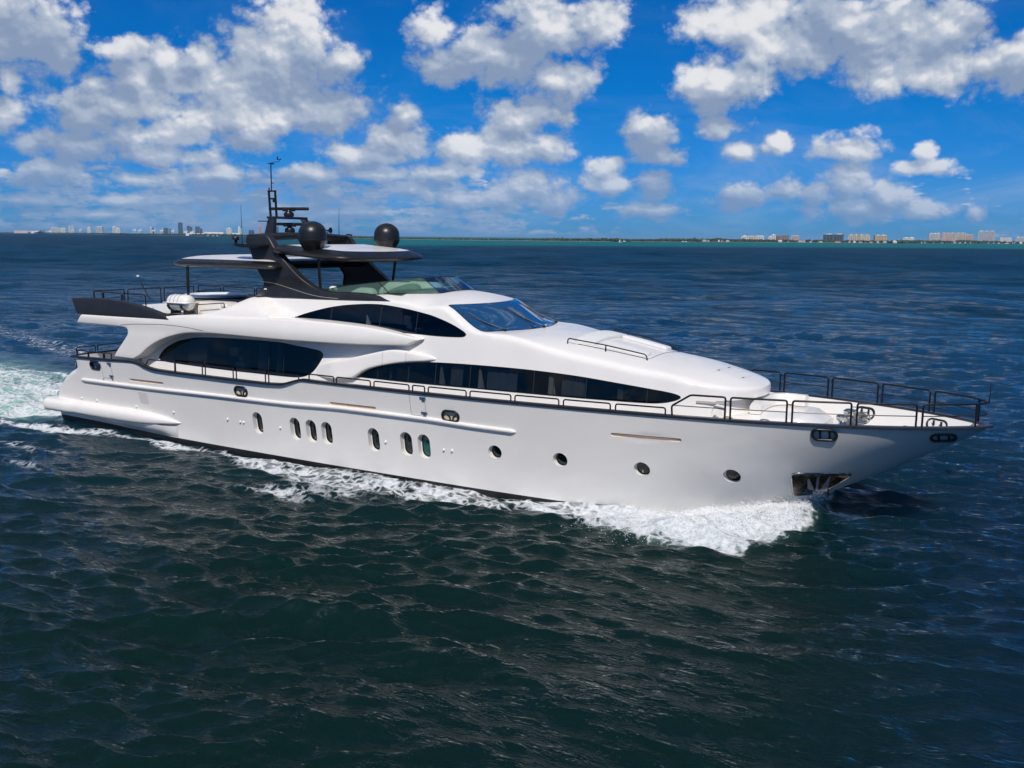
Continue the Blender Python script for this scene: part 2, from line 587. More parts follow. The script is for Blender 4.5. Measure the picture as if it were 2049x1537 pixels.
def border(F):
    """directed boundary edges"""
    E = {}
    for f in F:
        for i in range(3):
            E[(int(f[i]), int(f[(i + 1) % 3]))] = 1
    return [e for e in E if (e[1], e[0]) not in E]


def side_patch(outer, fy, holes=(), grid=0.12, r=0.0, depth=0.0, hole_depth=0.0, side=-1, ux=None, extra=None):
    """patch drawn in (x, z), pushed out to y = side*fy(x, z); rounded rim r, edge thickness depth"""
    ins = [r * (1 - math.cos(rad(a))) for a in (25, 45, 65, 88)] if r > 0 else ()
    V, F, out = cdt(outer, holes, grid, ins, extra)
    x = ux(V[:, 0]) if ux else V[:, 0]
    y = fy(x, V[:, 1])
    if r > 0:
        d = np.minimum(pdist(out, V), r)
        y = y - (r - np.sqrt(np.maximum(r * r - (r - d) ** 2, 0)))
    V3 = np.stack([x, side * y, V[:, 1]], 1)
    Fs = [tuple(f) for f in F]
    if depth > 0 or hole_depth > 0:
        be = border(F)
        dB = pdist(out, V)
        ids, V4 = {}, list(V3)
        for a, b in be:
            dd = depth if (dB[a] < 1e-4 and dB[b] < 1e-4) else hole_depth
            if dd <= 0: continue
            for q in (a, b):
                if q not in ids:
                    ids[q] = len(V4)
                    V4.append(V3[q] + np.array([0, -side * dd, 0]))
            Fs.append((b, a, ids[a], ids[b]))
        V3 = np.array(V4)
    if side > 0: Fs = [tuple(reversed(f)) for f in Fs]
    return V3, Fs


# ------------------------------------------------------------------ materials
def mat(name, col, rough=0.4, metal=0.0, spec=0.5, coat=0.0, var=0.0, vs=2.0, rvar=0.0, bump=0.0, bs=20.0, trans=0.0, ior=1.5):
    m = bpy.data.materials.new(name)
    m.use_nodes = True
    t = m.node_tree
    b = t.nodes['Principled BSDF']
    b.inputs['Base Color'].default_value = (*col, 1)
    b.inputs['Roughness'].default_value = rough
    b.inputs['Metallic'].default_value = metal
    b.inputs['Specular IOR Level'].default_value = spec
    b.inputs['Coat Weight'].default_value = coat
    b.inputs['Coat Roughness'].default_value = 0.05
    b.inputs['Transmission Weight'].default_value = trans
    b.inputs['IOR'].default_value = ior
    g = NG(t)
    if var > 0 or rvar > 0 or bump > 0:
        tc = g.new('ShaderNodeTexCoord')
        n = g.noise(tc.outputs['Object'], vs, 5.0, 0.6)
        if var > 0:
            lo = tuple(c * (1 - var) for c in col) + (1,)
            hi = tuple(min(1, c * (1 + var * .6)) for c in col) + (1,)
            g.l.new(g.mix(g.ss(0.3, 0.7, n), lo, hi), b.inputs['Base Color'])
        if rvar > 0:
            n2 = g.noise(tc.outputs['Object'], vs * 2.3, 4.0, 0.6)
            g.l.new(g.lin(0.3, 0.7, n2, max(0.0, rough - rvar), rough + rvar), b.inputs['Roughness'])
        if bump > 0:
            bp = g.new('ShaderNodeBump')
            bp.inputs['Strength'].default_value = bump
            bp.inputs['Distance'].default_value = 0.02
            g.l.new(g.noise(tc.outputs['Object'], bs, 3.0, 0.6), bp.inputs['Height'])
            g.l.new(bp.outputs[0], b.inputs['Normal'])
    return m


def glass_mat(name, tint, refl=(1, 1, 1), alpha=0.12, rough=0.01, ior=1.5):
    m = bpy.data.materials.new(name)
    m.use_nodes = True
    t = m.node_tree
    t.nodes.clear()
    g = NG(t)
    tr = g.new('ShaderNodeBsdfTransparent')
    tr.inputs[0].default_value = (*tint, 1)
    gl = g.new('ShaderNodeBsdfGlossy')
    gl.inputs[0].default_value = (*refl, 1)
    gl.inputs['Roughness'].default_value = rough
    fr = g.new('ShaderNodeFresnel')
    fr.inputs[0].default_value = ior
    mx = g.new('ShaderNodeMixShader')
    g.l.new(fr.outputs[0], mx.inputs[0])
    g.l.new(tr.outputs[0], mx.inputs[1])
    g.l.new(gl.outputs[0], mx.inputs[2])
    o = g.new('ShaderNodeOutputMaterial')
    g.l.new(mx.outputs[0], o.inputs[0])
    return m


WHITE = mat('white_gelcoat', (0.77, 0.742, 0.705), 0.22, spec=0.5, var=0.025, vs=0.7, rvar=0.05)
HULLW = mat('white_hull_paint', (0.80, 0.772, 0.735), 0.16, spec=0.5, coat=0.3, var=0.03, vs=0.5, rvar=0.05)
CREAM = mat('cream_gelcoat', (0.74, 0.70, 0.64), 0.45, var=0.03)
DECKW = mat('nonskid_deck', (0.74, 0.73, 0.70), 0.6, var=0.04, bump=0.15, bs=60)
BLACK = mat('black_paint', (0.008, 0.008, 0.010), 0.38, spec=0.5, var=0.25, vs=1.5, rvar=0.12)
GREYBLACK = mat('charcoal_panel', (0.017, 0.017, 0.020), 0.45, spec=0.5, var=0.2, vs=1.2, rvar=0.1)
RAILM = mat('black_rail', (0.006, 0.006, 0.008), 0.35, spec=0.35)
RUBBER = mat('black_rubber', (0.012, 0.012, 0.013), 0.6)
CAPM = mat('dark_cap_rail', (0.02, 0.02, 0.026), 0.3, var=0.2)
ANTIF = mat('antifouling', (0.010, 0.011, 0.013), 0.5, var=0.4, vs=3)
STEEL = mat('polished_steel', (0.62, 0.60, 0.57), 0.12, metal=1.0, rvar=0.05, vs=6)
STEELD = mat('stained_steel', (0.20, 0.17, 0.15), 0.30, metal=1.0, var=0.45, vs=4, rvar=0.1)
RUST = mat('rust', (0.20, 0.07, 0.02), 0.8, var=0.4, vs=15)
TEAK = mat('teak', (0.40, 0.25, 0.15), 0.55, var=0.2, vs=8)
CUSH = mat('cushion_fabric', (0.66, 0.66, 0.65), 0.8, var=0.04, vs=4, bump=0.2, bs=40)
BEIGE = mat('beige_upholstery', (0.50, 0.44, 0.36), 0.7, var=0.06)
CURT = mat('curtain_fabric', (0.55, 0.54, 0.52), 0.9, var=0.1, vs=6)
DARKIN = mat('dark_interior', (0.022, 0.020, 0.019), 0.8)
SEAM = mat('seam_sealant', (0.10, 0.10, 0.11), 0.7)
PANE = mat('porthole_glass', (0.006, 0.012, 0.014), 0.03, spec=0.6, var=0.3, vs=3)
WGLASS = glass_mat('tinted_glass', (0.34, 0.36, 0.38), ior=1.40)
SHIELD = mat('windshield_glass', (0.008, 0.060, 0.160), 0.02, spec=1.0, coat=0.6)
FGLASS = glass_mat('green_tinted_glass', (0.36, 0.58, 0.48), ior=1.5)
_t = FGLASS.node_tree; _g = NG(_t)
_d = _g.new('ShaderNodeBsdfDiffuse'); _d.inputs[0].default_value = (0.085, 0.150, 0.120, 1)
_m = _g.new('ShaderNodeMixShader'); _m.inputs[0].default_value = 0.45
_o = [n for n in _t.nodes if n.type == 'OUTPUT_MATERIAL'][0]
_s = _o.inputs[0].links[0].from_socket
_g.l.new(_s, _m.inputs[1]); _g.l.new(_d.outputs[0], _m.inputs[2]); _g.l.new(_m.outputs[0], _o.inputs[0])
PANET = mat('teal_porthole_glass', (0.012, 0.085, 0.085), 0.04, spec=0.6, var=0.3, vs=4)
GOLD = mat('warm_lining', (.80, .66, .50), .5, var=.08, vs=5)

# ================================================================== the sea
def axis(lo, hi, fine, grow_lo, grow_hi, far):
    core = np.arange(lo, hi + fine, fine)
    a, s, p = [], fine, core[-1]
    while p < far:
        s *= grow_hi if s < 12 else 1.06; p += s; a.append(p)
    b, s, p = [], fine, core[0]
    while p > -far:
        s *= grow_lo if s < 12 else 1.06; p -= s; b.append(p)
    return np.concatenate([b[::-1], core, a])


BSw = pchip([-1,4,10,16,21,24,26,27.5,28.7,29.8,30.8],[3.0,3.08,3.16,3.2,3.13,2.93,2.55,2.05,1.5,.85,0.0])
FAR_W = 26000.0
ax = axis(-6.0, 42.0, 0.085, 1.012, 1.03, FAR_W)
ay = axis(-21.0, 4.0, 0.085, 1.04, 1.012, FAR_W)
GX, GY = np.meshgrid(ax, ay, indexing='ij')
sx = np.gradient(ax)[:, None] * np.ones_like(GY)
sy = np.gradient(ay)[None, :] * np.ones_like(GX)
spc = np.maximum(sx, sy)
Z = np.zeros_like(GX); DX = np.zeros_like(GX); DY = np.zeros_like(GX)
near = spc < 7.0
ii = np.where(near.any(1))[0]; jj = np.where(near.any(0))[0]
sl = (slice(ii[0], ii[-1] + 1), slice(jj[0], jj[-1] + 1))
X_, Y_, S_ = GX[sl], GY[sl], spc[sl]
wdir = rad(-78)          # waves run towards the camera side
wr = np.random.default_rng(21)
z_ = np.zeros_like(X_); dx_ = np.zeros_like(X_); dy_ = np.zeros_like(X_)
# slow modulation so that the chop comes in patches
mod = np.zeros_like(X_)
for _ in range(10):
    L = wr.uniform(9, 40); a = wr.uniform(0, 2 * math.pi); p = wr.uniform(0, 6.28)
    mod += np.sin((X_ * math.cos(a) + Y_ * math.sin(a)) * 2 * math.pi / L + p)
mod = 1 + .30 * np.clip(mod / 2.2, -1.5, 1.5)
# gentle domain warp breaks the regularity of the sines
wx = np.zeros_like(X_); wy = np.zeros_like(X_)
for _ in range(8):
    L = wr.uniform(5, 16); a = wr.uniform(0, 2 * math.pi); p = wr.uniform(0, 6.28)
    s_ = np.sin((X_ * math.cos(a) + Y_ * math.sin(a)) * 2 * math.pi / L + p) * L * .016
    wx += s_ * math.cos(a + 1.3); wy += s_ * math.sin(a + 1.3)
XW, YW = X_ + wx, Y_ + wy
for i in range(130):
    L = 0.36 * (11.0 / 0.36) ** ((i + wr.uniform(0, 1)) / 130)
    spread = rad(44) if L < 2.5 else rad(34)
    a = wdir + wr.normal(0, 1) * spread * .55
    kx, ky = math.cos(a) * 2 * math.pi / L, math.sin(a) * 2 * math.pi / L
    amp = 0.0088 * L ** 0.62 * (1.0 if L < 1.8 else (1.8 / L) ** 0.75)
    fade = 1 - sst(.26, .46, S_ / L)
    if L > 12: fade = 1
    ph = XW * kx + YW * ky + wr.uniform(0, 6.28)
    A_ = amp * fade * (mod if L < 5 else 1.0)
    z_ += A_ * np.cos(ph)
    q = .70
    dx_ -= q * A_ * math.cos(a) * np.sin(ph); dy_ -= q * A_ * math.sin(a) * np.sin(ph)
for i in range(26):
    L = 11.0 * (70.0 / 11.0) ** ((i + wr.uniform(0, 1)) / 26)
    a = wdir + wr.normal(0, 1) * rad(30)
    amp = 0.0085 * L ** 0.75
    fade = 1 - sst(.26, .46, S_ / L)
    ph = (XW * math.cos(a) + YW * math.sin(a)) * 2 * math.pi / L + wr.uniform(0, 6.28)
    far_ = sst(20, 160, np.hypot(X_ - 20, Y_ + 8))
    z_ += amp * fade * (.12 + .88 * far_) * np.cos(ph)
Z[sl] = z_; DX[sl] = dx_; DY[sl] = dy_


def vnoise(x, y, seed, L):
    """smooth value noise"""
    r = np.random.default_rng(seed).random((256, 256))
    u, v = x / L, y / L
    iu, iv = np.floor(u).astype(int), np.floor(v).astype(int)
    fu, fv = u - iu, v - iv
    fu = fu * fu * (3 - 2 * fu); fv = fv * fv * (3 - 2 * fv)
    g_ = lambda a, b: r[a % 256, b % 256]
    return (g_(iu, iv) * (1 - fu) + g_(iu + 1, iv) * fu) * (1 - fv) + (g_(iu, iv + 1) * (1 - fu) + g_(iu + 1, iv + 1) * fu) * fv


def fbm(x, y, seed, L, n=5, g_=.55):
    a, s, t = 1.0, 0.0, 0.0
    for i in range(n):
        s += a * vnoise(x + 31.7 * i, y - 17.3 * i, seed + i, L / 2 ** i); t += a; a *= g_
    return s / t


foam = np.zeros_like(GX); aer = np.zeros_like(GX)
wm_ = (GX > -95) & (GX < 60) & (np.abs(GY) < 45)
x = GX[wm_]; y = GY[wm_]
f1 = fbm(x, y, 5, 2.2); f2 = fbm(x, y, 40, .9); f3 = fbm(x * .35, y, 77, 1.5)
ay_ = np.abs(y)
side = y < 0
d = ay_ - BSw(np.clip(x, -1, 30.8))                     # distance outboard of the waterline
# band of foam washing along the hull
wid = np.interp(x, [-4, 3, 5.8, 8, 10.3, 12.5, 14.5, 16.2, 17.2, 18.7, 20.5, 22, 23.6, 25.2, 26.8, 28.4, 29.7, 31], [.8, .9, 1.3, 1.1, 0.9, 1.3, 2.0, 3.1, 2.9, 2.5, 2.2, 1.8, 1.6, 1.8, 2.3, 3.2, 3.6, 4.2])
core_ = np.interp(x, [-4, 2, 8, 16, 22, 26, 28, 31], [.70, .68, .66, .56, .58, .76, 1.05, 1.1])
inn = np.interp(x, [-4, 2, 6, 10, 14, 20], [.7, .55, .35, .25, .1, 0.0])
band = core_ * sst(wid * 1.12, wid * .55, d + (f1 - .5) * 1.6) * sst(inn - .3, inn + .25, d + (f2 - .5) * .6)
band[(x > 31.3) | (x < -6)] = 0
# bow wave: a curling mass thrown aside from the stem
cxw = np.clip((31.5 - x) / 4.2, 0, 1)
f4 = fbm(x, y, 140, .5)
lead = sst(31.95, 30.7, x + (f1 - .5) * 1.6 + (f4 - .5) * 1.1 + np.clip(ay_ - .6, 0, 9) * .12)
outer_ = np.interp(x, [25, 26.8, 28.4, 29.7, 30.7, 31.5], [4.6, 4.7, 5.0, 5.0, 4.7, 3.6])
bw_ = 1.25 * lead * sst(outer_ + .45, outer_ - .9, ay_ + (f1 - .5) * 1.7 + (f4 - .5) * .7) * sst(25.4, 27.6, x + (f1 - .5) * 2)
bw_ *= np.where(ay_ > BSw(np.clip(x, -1, 30.8)) - .2, 1, 0)
hollow = sst(.15, .55, f3) * .0
# patch of old foam abreast of the middle ports
p1 = .62 * np.exp(-(((x - 16.6) / 1.7) ** 2 + ((ay_ - 6.5) / .55) ** 2)) + .4 * np.exp(-(((x - 18.2) / 1.5) ** 2 + ((ay_ - 5.6) / .5) ** 2))
p1 += .45 * np.exp(-(((x - 4.2) / 2.4) ** 2 + ((ay_ - 6.9) / .5) ** 2)) + .40 * np.exp(-(((x - 7.0) / 1.2) ** 2 + ((ay_ - 8.7) / .35) ** 2))
# churned wake astern
wk = np.clip(-x, 0, None)
hw = 3.4 + .20 * np.minimum(wk, 25) + .04 * wk
wake = np.where(x < 1.2, 1.05 * sst(hw * 1.12, hw * .5, ay_ + (f1 - .5) * 2.2), 0) * np.exp(-wk / 60.0) * sst(1.3, .2, x)
wake *= .36 + .66 * f3
edge = .75 * np.exp(-((ay_ - (3.9 + .10 * np.clip(4 - x, 0, None))) / (.32 + .012 * wk)) ** 2) * sst(8, 3, x) * np.exp(-wk / 55.0)
far_s = np.where(y > 0, .60 * np.exp(-((y - (6.2 + .32 * wk)) / (1.0 + .03 * wk)) ** 2) * sst(6, -6, x) * np.exp(-wk / 45.0), 0)
fm = np.maximum.reduce([band, bw_, p1, wake, edge, far_s])
foam[wm_] = fm
aer[wm_] = np.clip(np.where(x < 1.5, sst(hw * 1.25, hw * .6, ay_) * np.exp(-wk / 55.0) * sst(1.6, -.8, x), 0) + .22 * np.clip(bw_, 0, 1), 0, 1)
zb_ = Z[wm_]
ridge = .44 * np.exp(-((ay_ - (1.0 + np.clip(31.2 - x, 0, 9) * .98)) / .62) ** 2) * sst(26.3, 29.8, x) * sst(31.9, 31.0, x)
ridge += .30 * np.exp(-((ay_ - BSw(np.clip(x, -1, 30.8))) / .8) ** 2) * sst(27.0, 30.0, x) * sst(31.9, 31.3, x)
calm = 1 - .45 * sst(1.5, .2, d) * sst(31, 28, x) * sst(-2, 2, x)
zb_ = zb_ * calm + ridge
zb_ += np.clip(bw_, 0, 1) * ((f2 - .5) * .42 + (f1 - .5) * .30 + (f4 - .5) * .22)
zb_ += np.clip(wake + .5 * edge, 0, 1) * ((f1 - .5) * .55 + (f2 - .5) * .25)
zb_ += np.clip(band, 0, .7) * (f2 - .5) * .12
zb_ += .11 * sst(1.6, .1, d) * sst(9, 4, x) * sst(-3, 1, x)
zb_ -= .09 * sst(1.0, .1, d) * sst(26, 22, x) * sst(7, 12, x)
Z[wm_] = zb_
VX = (GX + DX).ravel(); VY = (GY + DY).ravel()
nx, ny = GX.shape
co = np.stack([VX, VY, Z.ravel()], 1).astype(np.float32)
idx = np.arange(nx * ny).reshape(nx, ny)
quads = np.stack([idx[:-1, :-1], idx[1:, :-1], idx[1:, 1:], idx[:-1, 1:]], -1).reshape(-1, 4).astype(np.int32)
me = bpy.data.meshes.new('water')
me.vertices.add(len(co)); me.vertices.foreach_set('co', co.ravel())
me.loops.add(quads.size); me.loops.foreach_set('vertex_index', quads.ravel())
me.polygons.add(len(quads)); me.polygons.foreach_set('loop_start', np.arange(0, quads.size, 4, dtype=np.int32))
me.update(calc_edges=True)
me.polygons.foreach_set('use_smooth', np.ones(len(quads), bool))
for nm, arr in (('foam', foam), ('aerated', aer)):
    at_ = me.attributes.new(nm, 'FLOAT', 'POINT')
    at_.data.foreach_set('value', arr.ravel().astype(np.float32))
water = bpy.data.objects.new('water', me)
COL.objects.link(water)
tag(water, 'dark choppy sea with white foam along the yacht', 'sea', kind='structure')

wmat = bpy.data.materials.new('sea_water')
wmat.use_nodes = True
t = wmat.node_tree
g = NG(t)
pb = t.nodes['Principled BSDF']
tc = g.new('ShaderNodeTexCoord')
P = tc.outputs['Object']
geo = g.new('ShaderNodeNewGeometry')
att = g.new('ShaderNodeAttribute', attribute_name='foam'); fo = att.outputs['Fac']
att2 = g.new('ShaderNodeAttribute', attribute_name='aerated'); ae = att2.outputs['Fac']
sp = g.new('ShaderNodeSeparateXYZ'); g.l.new(P, sp.inputs[0])
# distance from the yacht, used for how coarse the ripples have to be
rr = g.m('SQRT', g.m('ADD', g.m('MULTIPLY', sp.outputs[0], sp.outputs[0]), g.m('MULTIPLY', sp.outputs[1], sp.outputs[1])))
mp = g.new('ShaderNodeMapping'); g.l.new(P, mp.inputs[0])
mp.inputs['Rotation'].default_value = (0, 0, rad(12)); mp.inputs['Scale'].default_value = (0.62, 1.0, 1.0)
Pm = mp.outputs[0]
mpf = g.new('ShaderNodeMapping'); g.l.new(P, mpf.inputs[0])
mpf.inputs['Rotation'].default_value = (0, 0, rad(-16)); mpf.inputs['Scale'].default_value = (0.42, 1.0, 1.0)
nA = g.noise(mpf.outputs[0], 4.2, 5.0, 0.60, 0.5)       # small ripples drawn out along the crests
nA2 = g.noise(mpf.outputs[0], 11.0, 3.0, 0.60, 0.4)
nB = g.noise(Pm, 1.15, 5.0, 0.58, 0.5)       # chop
nC = g.noise(Pm, 0.22, 5.0, 0.6, 0.4)        # waves far out
nD = g.noise(Pm, 0.03, 5.0, 0.62, 0.3)
hA = g.m('ADD', g.m('MULTIPLY', nA, 0.058), g.m('MULTIPLY', nA2, 0.019))
hB = g.m('MULTIPLY', nB, g.m('ADD', 0.10, g.m('MULTIPLY', g.ss(25, 90, rr), 0.34)))
hC = g.m('MULTIPLY', nC, g.m('MULTIPLY', g.ss(45, 160, rr), 2.2))
hD = g.m('MULTIPLY', nD, g.m('MULTIPLY', g.ss(250, 900, rr), 9.0))
hh = g.m('ADD', g.m('ADD', hA, hB), g.m('ADD', hC, hD))
fn = g.noise(P, 7.0, 6.0, 0.65)
# lacy foam
vor = g.new('ShaderNodeTexVoronoi'); vor.feature = 'DISTANCE_TO_EDGE'
wv = g.new('ShaderNodeTexNoise'); g.l.new(P, wv.inputs['Vector']); wv.inputs['Scale'].default_value = 1.1; wv.inputs['Detail'].default_value = 4.0
pv = g.vm('ADD', P, g.vm('SCALE', g.vm('SUBTRACT', wv.outputs['Color'], (.5, .5, .5)), scale=1.5))
g.l.new(pv, vor.inputs['Vector']); vor.inputs['Scale'].default_value = 2.3
lace = g.m('SUBTRACT', 1.0, g.ss(0.0, 0.30, vor.outputs['Distance']))
nF = g.noise(Pm, 1.6, 8.0, 0.66, 0.4)
fraw = g.m('ADD', g.m('ADD', g.m('MULTIPLY', fo, 1.25), g.m('MULTIPLY', g.m('SUBTRACT', nF, 0.5), 1.45)), g.m('MULTIPLY', g.m('SUBTRACT', lace, 0.45), 0.42))
fmask = g.m('MULTIPLY', g.ss(0.40, 1.04, fraw), g.ss(0.03, 0.22, fo))
dcam = g.m('SQRT', g.m('ADD', g.m('POWER', g.m('SUBTRACT', sp.outputs[0], 37.0), 2.0), g.m('POWER', g.m('ADD', sp.outputs[1], 28.0), 2.0)))
# stray whitecaps
wc = g.m('MULTIPLY', g.ss(0.765, 0.80, g.noise(Pm, 0.21, 5.0, 0.62, .2)), g.ss(0.55, 0.75, nB))
fmask = g.m('MAXIMUM', fmask, g.m('MULTIPLY', g.m('MULTIPLY', wc, 0.9), g.ss(45.0, 70.0, dcam)))
# body colour, reflected sky put in as green-black near the yacht to blue off the bow; bluer further out, teal over the sand flats by the shore
shal = g.noise(P, 0.0016, 3.0, 0.5)
ang = g.m('ARCTAN2', g.m('SUBTRACT', sp.outputs[0], 37.0), g.m('ADD', sp.outputs[1], 28.0))
lim = g.lin(-0.62, 0.05, ang, 560.0, 1150.0)
tl = g.m('MULTIPLY', g.ss(0.0, 500.0, g.m('SUBTRACT', dcam, g.m('ADD', lim, g.m('MULTIPLY', g.m('SUBTRACT', shal, .5), 900.0)))), g.ss(-0.90, -0.62, ang))
tl = g.m('MULTIPLY', tl, 0.92)
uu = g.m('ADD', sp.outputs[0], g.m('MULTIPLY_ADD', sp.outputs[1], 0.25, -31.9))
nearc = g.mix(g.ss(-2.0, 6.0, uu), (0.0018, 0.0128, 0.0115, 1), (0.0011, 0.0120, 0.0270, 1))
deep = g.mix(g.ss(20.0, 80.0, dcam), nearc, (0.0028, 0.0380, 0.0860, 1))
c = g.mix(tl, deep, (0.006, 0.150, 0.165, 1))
c = g.mix(g.m('MULTIPLY', ae, g.ss(.20, .70, g.noise(P, .9, 5.0, .65))), c, (0.32, 0.60, 0.48, 1))
fcol = g.mix(g.ss(.3, .7, fn), (0.50, 0.55, 0.58, 1), (0.78, 0.79, 0.80, 1))
rgh = g.m('ADD', 0.05, g.m('MULTIPLY', g.ss(40, 700, rr), 0.20))
bp = g.new('ShaderNodeBump')
bp.inputs['Strength'].default_value = 1.0
bp.inputs['Distance'].default_value = 1.0
hf = g.m('ADD', hh, g.m('MULTIPLY', g.m('MULTIPLY', fmask, fn), 0.10))
g.l.new(hf, bp.inputs['Height'])
dif = g.new('ShaderNodeBsdfDiffuse'); g.l.new(bp.outputs[0], dif.inputs['Normal'])
glo = g.new('ShaderNodeBsdfGlossy'); g.l.new(bp.outputs[0], glo.inputs['Normal'])
g.l.new(rgh, glo.inputs['Roughness'])
# Fresnel; far out the unresolved chop keeps the mean incidence away from grazing
cosv = g.vm('DOT_PRODUCT', bp.outputs[0], geo.outputs['Incoming'], out=1)
cmin = g.lin(20.0, 320.0, dcam, 0.02, 0.37)
cc = g.m('MAXIMUM', cosv, cmin)
fr = g.m('ADD', 0.018, g.m('MULTIPLY', 0.85, g.m('POWER', g.m('SUBTRACT', 1.0, cc), 5.0)))
# unresolved far waves, their light and dark put into reflectance and colour
chop_tone = g.noise(Pm, 0.045, 10.0, 0.82, 0.2)
fr = g.m('MULTIPLY', fr, g.m('ADD', 1.0, g.m('MULTIPLY', g.m('SUBTRACT', g.lin(0.36, 0.62, chop_tone, 0.50, 1.40), 1.0), g.ss(25.0, 110.0, dcam))))
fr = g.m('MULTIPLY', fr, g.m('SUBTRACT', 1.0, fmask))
cm = g.mix(g.m('MULTIPLY', g.m('SUBTRACT', 1.0, fmask), g.m('MULTIPLY', g.ss(0.60, 0.36, chop_tone), g.ss(25.0, 110.0, dcam))), c, g.mix(0.45, c, (0.0, 0.002, 0.004, 1)))
g.l.new(fcol, dif.inputs['Color'])
# light that has entered the water comes back spread out over metres
sss = g.new('ShaderNodeSubsurfaceScattering'); sss.falloff = 'BURLEY'
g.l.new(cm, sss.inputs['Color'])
sss.inputs['Scale'].default_value = 2.6
sss.inputs['Radius'].default_value = (0.8, 1.0, 1.0)
bod = g.new('ShaderNodeMixShader')
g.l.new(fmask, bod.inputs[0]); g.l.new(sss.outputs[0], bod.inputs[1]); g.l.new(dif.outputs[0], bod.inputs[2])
ms = g.new('ShaderNodeMixShader')
g.l.new(fr, ms.inputs[0]); g.l.new(bod.outputs[0], ms.inputs[1]); g.l.new(glo.outputs[0], ms.inputs[2])
t.nodes.remove(pb)
g.l.new(ms.outputs[0], t.nodes['Material Output'].inputs['Surface'])
me.materials.append(wmat)

# ---- spray thrown up at the bow: loose droplets
SPV, SPF = [], []
sr = np.random.default_rng(5)
oct_v = np.array([(1, 0, 0), (-1, 0, 0), (0, 1, 0), (0, -1, 0), (0, 0, 1), (0, 0, -1)], float)
oct_f = [(0, 2, 4), (2, 1, 4), (1, 3, 4), (3, 0, 4), (2, 0, 5), (1, 2, 5), (3, 1, 5), (0, 3, 5)]
for i in range(9000):
    x = 31.6 - abs(sr.normal(0, 1.7))
    yc = 1.0 + max(0, 31.2 - x) * .98
    y = yc + sr.normal(0, .75) - .2
    if sr.random() < .25: y = yc + abs(sr.normal(.5, .5))
    if y < float(BSw(min(x, 30.8))) + .02 or y > 6.2: continue
    z = .06 + .40 * math.exp(-((y - yc) / .8) ** 2) + abs(sr.normal(0, .11)) - .04
    s = sr.uniform(.004, .012) * (1.0 if z < .5 else .8)
    b = len(SPV)
    for v in oct_v: SPV.append((x + v[0] * s * 1.3, -y + v[1] * s, z + v[2] * s))
    SPF += [tuple(k + b for k in f) for f in oct_f]
spray = link('spray', SPV, SPF, mat('spray_white', (.88, .89, .90), .5), None, 60)
tag(spray, 'white droplets flying off the bow wave', 'spray', kind='stuff')

# ================================================================== the yacht
BS = pchip([-1,1,4,8,13,18,21,24,27,29.7,31.3,32.9,34.4,35.3,35.8,36.05],[3.2,3.36,3.5,3.6,3.66,3.66,3.62,3.5,3.29,2.95,2.6,2.08,1.4,0.82,.38,0.0])
BW = pchip([-1,4,10,16,21,24,26,27.5,28.7,29.8,30.8],[3.0,3.08,3.16,3.2,3.13,2.93,2.55,2.05,1.5,.85,0.0])
XST = pchip([-1,0,.61,.76,1.1,1.43,1.79,2.19,2.6,2.93,3.11],[29.4,30.8,31.8,32.08,32.7,33.3,33.92,34.6,35.29,35.8,36.08])
ZS = pchip([2.0,2.3,4.5,6.2,6.55,6.9,7.5,8.6,13.1,14.0,14.4,14.75,15.05,20,36.1],[2.93,2.93,2.97,3.02,2.98,2.88,2.80,2.78,2.77,2.80,2.88,2.98,3.04,3.03,3.10])
ZB = pchip([0,2.4,5.2,8.0,13.5,20,24.9,26.5,31],[.32,.30,.22,.14,.10,.08,.02,-.10,-.12])


def hullY(x, z):
    x = np.asarray(x, float); z = np.asarray(z, float)
    t = z / 3.08; s = x / XST(z)
    g_ = np.where(t > 0, np.abs(t) ** 1.2, -np.abs(t))
    b0 = BW(s * 30.8); b1 = BS(s * 36.05)
    y = np.maximum(b0 + (b1 - b0) * g_, 0.0)
    # the quarter turns in to the transom
    xa = np.interp(z, [-.5, .45, 1.0, 1.35, 1.81, 2.19, 2.42, 3.0], [.75, .6, .55, .8, 1.18, 1.75, 2.29, 2.3])
    q = np.clip((xa + .45 - x) / .45, 0, 1)
    return y - .22 * (1 - np.sqrt(np.maximum(1 - q ** 2, 0)))


CR = pchip([18.4,19.4,20.75,22.4,23.2,24.2,25.5,26.7,27.85,28.65,29.2,29.7,30.1],[6.15,6.09,5.75,4.98,4.95,4.88,4.68,4.45,4.28,4.1,3.95,3.8,3.66])
PW = pchip([5,12,18,20,21.5,23,24.8,26.1,27.5],[2.72,2.72,2.72,2.72,2.68,2.6,2.45,2.28,2.08])
NT = 30.02


def PL(x):
    x = np.asarray(x, float); q = np.clip((x - 27.5) / (NT - 27.5), 0, 1)
    return np.where(x < 27.5, PW(x), 2.08 * np.clip(1 - q ** 2.6, 0, 1) ** (1 / 2.2) - 0.13 * q * np.sqrt(np.clip(1 - q, 0, 1)))


def HM(x, z):
    x = np.asarray(x, float); z = np.asarray(z, float)
    m = PL(x) * (1 + .052 * (4.3 - z)) - .055 * np.maximum(0, z - 4.3) ** 2
    # swelling of the quarter below the arch, ending in a crisp curved edge
    t_ = x - (12.05 + np.clip(5.72 - z, 0, 1) * 2.3)
    return m + .66 * sst(.30, -.32, t_) * sst(6.3, 5.05, z) * sst(4.2, 4.6, z)


def roofz(x, y):
    x = np.asarray(x, float); y = np.asarray(y, float)
    k = .16 - .02 * sst(19.0, 20.2, x) - .14 * sst(22.0, 24.5, x); c = .055 - .055 * sst(19.0, 20.2, x) + .06 * sst(22.2, 24.8, x)
    return CR(x + k * y * y) - c * y * y


yacht = tag(empty('motor_yacht'), 'long white motor yacht with black trim under way in the foreground', 'yacht')
Y = yacht


def bracket(o_, label):
    o_['label'] = label
    return o_


